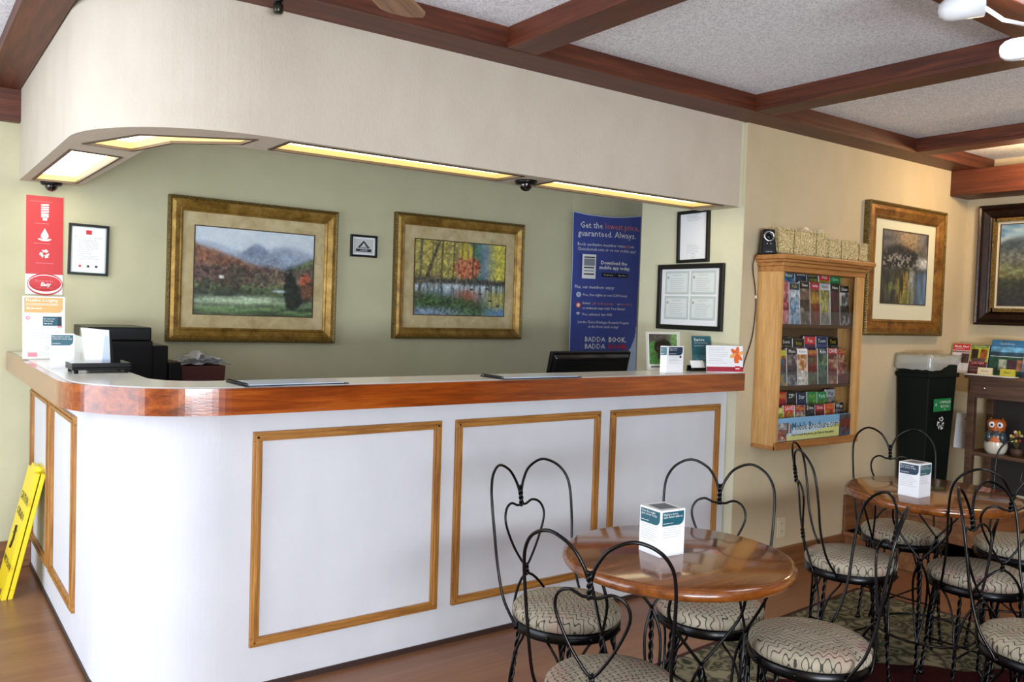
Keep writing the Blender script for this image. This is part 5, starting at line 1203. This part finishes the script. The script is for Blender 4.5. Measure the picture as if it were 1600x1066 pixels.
# ------------------------------------------------------------------ round tables
def make_table(label, loc, a0_):
    t = thing('cafe_table', label, 'table', loc, group='round parlour tables')
    MB().lathe([(0.001, .700), (0.315, .700), (0.326, .705), (0.330, .714), (0.330, .722), (0.325, .731), (0.313, .735), (0.001, .735)], TABLEW, 72).build('tabletop', t)
    MB().tube([(0.185*math.cos(a_), 0.185*math.sin(a_), .165) for a_ in np.linspace(0, 2*math.pi, 41)[:-1]], WR, BLACKM, 6, closed=True).build('foot_ring', t)
    q = MB().tube([(0.2*math.cos(a_), 0.2*math.sin(a_), .694) for a_ in np.linspace(0, 2*math.pi, 41)[:-1]], WR, BLACKM, 6, closed=True)
    for k_ in range(2):
        a_ = a0_+R(90*k_); q.tube([(0.2*math.cos(a_), 0.2*math.sin(a_), .694), (-0.2*math.cos(a_), -0.2*math.sin(a_), .694)], WR, BLACKM, 6)
    q.build('wire_ring', t)
    for k_ in range(4):
        a_ = a0_+R(90*k_); ca, sa = math.cos(a_), math.sin(a_)
        q = MB()
        for s_ in (-1, 1):
            b_ = a_+s_*R(22); q.tube(spline([(0.27*math.cos(b_), 0.27*math.sin(b_), .698), (0.245*math.cos(b_), 0.245*math.sin(b_), .62), (0.215*ca, 0.215*sa, .50)], 8), WR, BLACKM, 6)
            q.tube(spline([(0.215*ca, 0.215*sa, .50), (0.20*math.cos(a_+s_*R(7)), 0.20*math.sin(a_+s_*R(7)), .42), (0.19*math.cos(a_+s_*R(6)), 0.19*math.sin(a_+s_*R(6)), .30), (0.215*ca, 0.215*sa, .17)], 8), WR, BLACKM, 6)
        for ph in (0, math.pi): q.tube(twistpath((0.215*ca, 0.215*sa, .50), (0.195*ca, 0.195*sa, .05), .0042, 7, ph, 70), WR, BLACKM, 6)
        q.tube(spline([(0.195*ca, 0.195*sa, .05), (0.215*ca, 0.215*sa, .02), (0.235*ca, 0.235*sa, .006), (0.262*ca, 0.262*sa, .006)], 6), WR, BLACKM, 6)
        q.build('leg', t)
    return t
make_table('nearer round table with glossy orange brown wooden top', (1.822, 1.658, ZR), R(62))
make_table('farther round table with glossy brown top, before the recycling bin', (3.405, 1.745, ZR), R(20))
def tablebox(label, loc, rz, W_, H_, seed, d1, d2):
    t = thing('promotional_box', label, 'box', loc, rz=rz, group='printed paper boxes on the tables')
    q = MB().box(-W_/2, W_/2, -W_/2, W_/2, 0, H_, PAPER); q.build('paper_box', t)
    q = MB(); tealcard(q, -W_/2, W_/2, 0, H_, -W_/2-.0008, seed, d1, 5, ('Explore more,', 'earn faster with us')); q.build('front_print', t)
    q = MB(); tealcard(q, -W_/2, W_/2, 0, H_, -W_/2-.0008, seed+4, d2, 7, ('Your free night', 'gets closer today')); q.build('side_print', t, rot=(0, 0, R(-90)))
    q = MB(); q.add([(-W_*.30, W_*.36, H_+.0006), (W_*.36, W_*.30, H_+.0006), (W_*.30, -W_*.36, H_+.0006), (-W_*.36, -W_*.30, H_+.0006)], [(3, 2, 1, 0)], mat('box_top_grey', '5E6A72', .5) if 'box_top_grey' not in MATS else MATS['box_top_grey'])
    q.build('top_print', t); return t
tablebox('white box with teal printed headers on the nearer table', (1.788, 1.690, ZR+0.7352), R(-4), 0.090, 0.132, 51, TEAL, TEAL)
tablebox('smaller looking white box with teal and navy headers on the farther table', (3.262, 1.742, ZR+0.7352), R(-1), 0.085, 0.132, 61, TEAL, NAVY)

# ------------------------------------------------------------------ wet floor sign leaning at the counter's left end
t = thing('wet_floor_sign', 'folded yellow wet floor sign leaning between wall and counter end', 'sign', (0.405, 4.64, 0.0), rot=(0, R(13), 0))
for s_, x in ((0, 0.0), (1, 0.026)):
    q = MB().box(x, x+0.02, -0.12, 0.13, 0.05, 0.60, YEL).box(x, x+0.02, -0.12, -0.06, 0.0, 0.05, YEL).box(x, x+0.02, 0.07, 0.13, 0.0, 0.05, YEL).box(x, x+0.02, -0.07, 0.05, 0.60, 0.625, YEL)
    if not s_:
        n0_ = q.n; q.text('CAUTION', 0.055, 0.0, 0.46, YINK, y=0, bold=.001); q.text('WET FLOOR', 0.045, 0.0, 0.15, YINK, y=0, bold=.001); q.text('CUIDADO', 0.05, 0.0, 0.385, YINK, y=0, bold=.001)
        q.tube([(0.0, 0, .33), (0.01, 0, .27), (-.02, 0, .22)], .008, YINK, 6); q.tube([(-.03, 0, .29), (.03, 0, .31)], .006, YINK, 6)
        q.xf(Matrix.Translation((-0.0008, -0.01, 0)) @ Matrix.Rotation(R(-90), 4, 'Z'), n0_)
    q.build('board', t, bevel=0.003)
MB().tube([(0.023, -0.08, .61), (0.023, 0.06, .61)], 0.012, YEL, 10).build('hinge', t)

# ------------------------------------------------------------------ ceiling fan (blade tip in view) and spotlight fixture
FX, FY = 0.674, 1.68
t = thing('ceiling_fan', 'pale wooden blade of a ceiling fan reaching in at the top edge', 'fan', (FX, FY, 2.228))
MB().lathe([(0.001, .32), (0.07, .32), (0.06, .27), (0.02, .22), (0.014, .20), (0.014, .08), (0.09, .07), (0.11, .03), (0.11, -.03), (0.06, -.06), (0.001, -.062)], GILTR, 28).build('motor', t)
for k_ in range(5):
    a_ = math.atan2(2.10-FY, 1.144-FX)+k_*R(72)
    bl = MB().prism([(0.16, -0.05), (0.58, -0.066), (0.61, -0.05), (0.625, 0), (0.61, 0.05), (0.58, 0.066), (0.16, 0.05)], -0.004, 0.004, BLADEW).build('blade', t, rot=(R(10), 0, a_))
    MB().box(0.10, 0.22, -0.015, 0.015, -0.008, -0.004, GILTR).build('blade_arm', bl)
t = thing('spotlight_fixture', 'white ceiling spotlight fixture with cylinder heads at the top right', 'light', (2.86, 1.20, 2.55))
MB().lathe([(0.001, 0), (0.06, 0), (0.06, -0.02), (0.012, -0.028), (0.012, -0.26), (0.001, -0.26)], WPLAST, 24).build('stem', t)
WSH = mat('white_lamp_shade', 'DDE0E2', 0.3)
def head(px, py, pz, dirv):
    d_ = Vector(dirv).normalized(); rot = d_.to_track_quat('Z', 'Y').to_euler()
    h_ = MB().lathe([(0.001, -0.072), (0.018, -0.068), (0.03, -0.054), (0.035, -0.034), (0.036, 0.05), (0.033, 0.05), (0.032, -0.03), (0.001, -0.04)], WSH, 28).build('lamp_head', t, loc=(px, py, pz), rot=rot)
    MB().lathe([(0.031, 0.035), (0.02, 0.042), (0.001, 0.045)], LAMPM, 20).build('lamp_face', h_)
    sl = bpy.data.lights.new('spotlight_beam', 'SPOT'); sl.energy = 55; sl.spot_size = R(165); sl.spot_blend = 0.6; sl.shadow_soft_size = 0.03; sl.color = (0.95, 0.97, 1.0)
    so = bpy.data.objects.new('spotlight_beam', sl); C.objects.link(so); so.parent = h_; so.location = (0, 0, 0.06); so.rotation_euler = (R(180), 0, 0)
hp = (2.555-2.86, 1.285-1.20, 2.365-2.55); head(*hp, (0.58, -0.78, 0.10))
MB().tube([(0, 0, -.2), (hp[0]*.5, hp[1]*.5, -.2), (hp[0], hp[1], hp[2]+.036)], .006, WSH, 8).build('arm', t)
hp2 = (2.885-2.86, 1.255-1.20, 2.305-2.55); head(*hp2, (0.58, -0.78, 0.10))
# warm wall washer near the far corner (out of frame)
t = thing('ceiling_downlight', 'warm ceiling lamp above the console table', 'light', (5.45, 2.20, 2.55))
MB().lathe([(0.001, 0), (0.08, 0), (0.09, -0.03), (0.07, -0.10)], WPLAST, 24).build('shade', t)
MB().ball((0, 0, 0), 0.04, mat('warm_bulb', 'FFE0A0', .5, emit=(1, .72, .35), estr=10), 14).build('bulb', t, loc=(0, 0, -0.075))
ld = bpy.data.lights.new('warm_lamp', 'POINT'); ld.energy = 25; ld.color = (1, .70, .38); ld.shadow_soft_size = 0.06
lo_ = bpy.data.objects.new('warm_lamp', ld); C.objects.link(lo_); lo_.parent = t; lo_.location = (0, 0, -0.16)
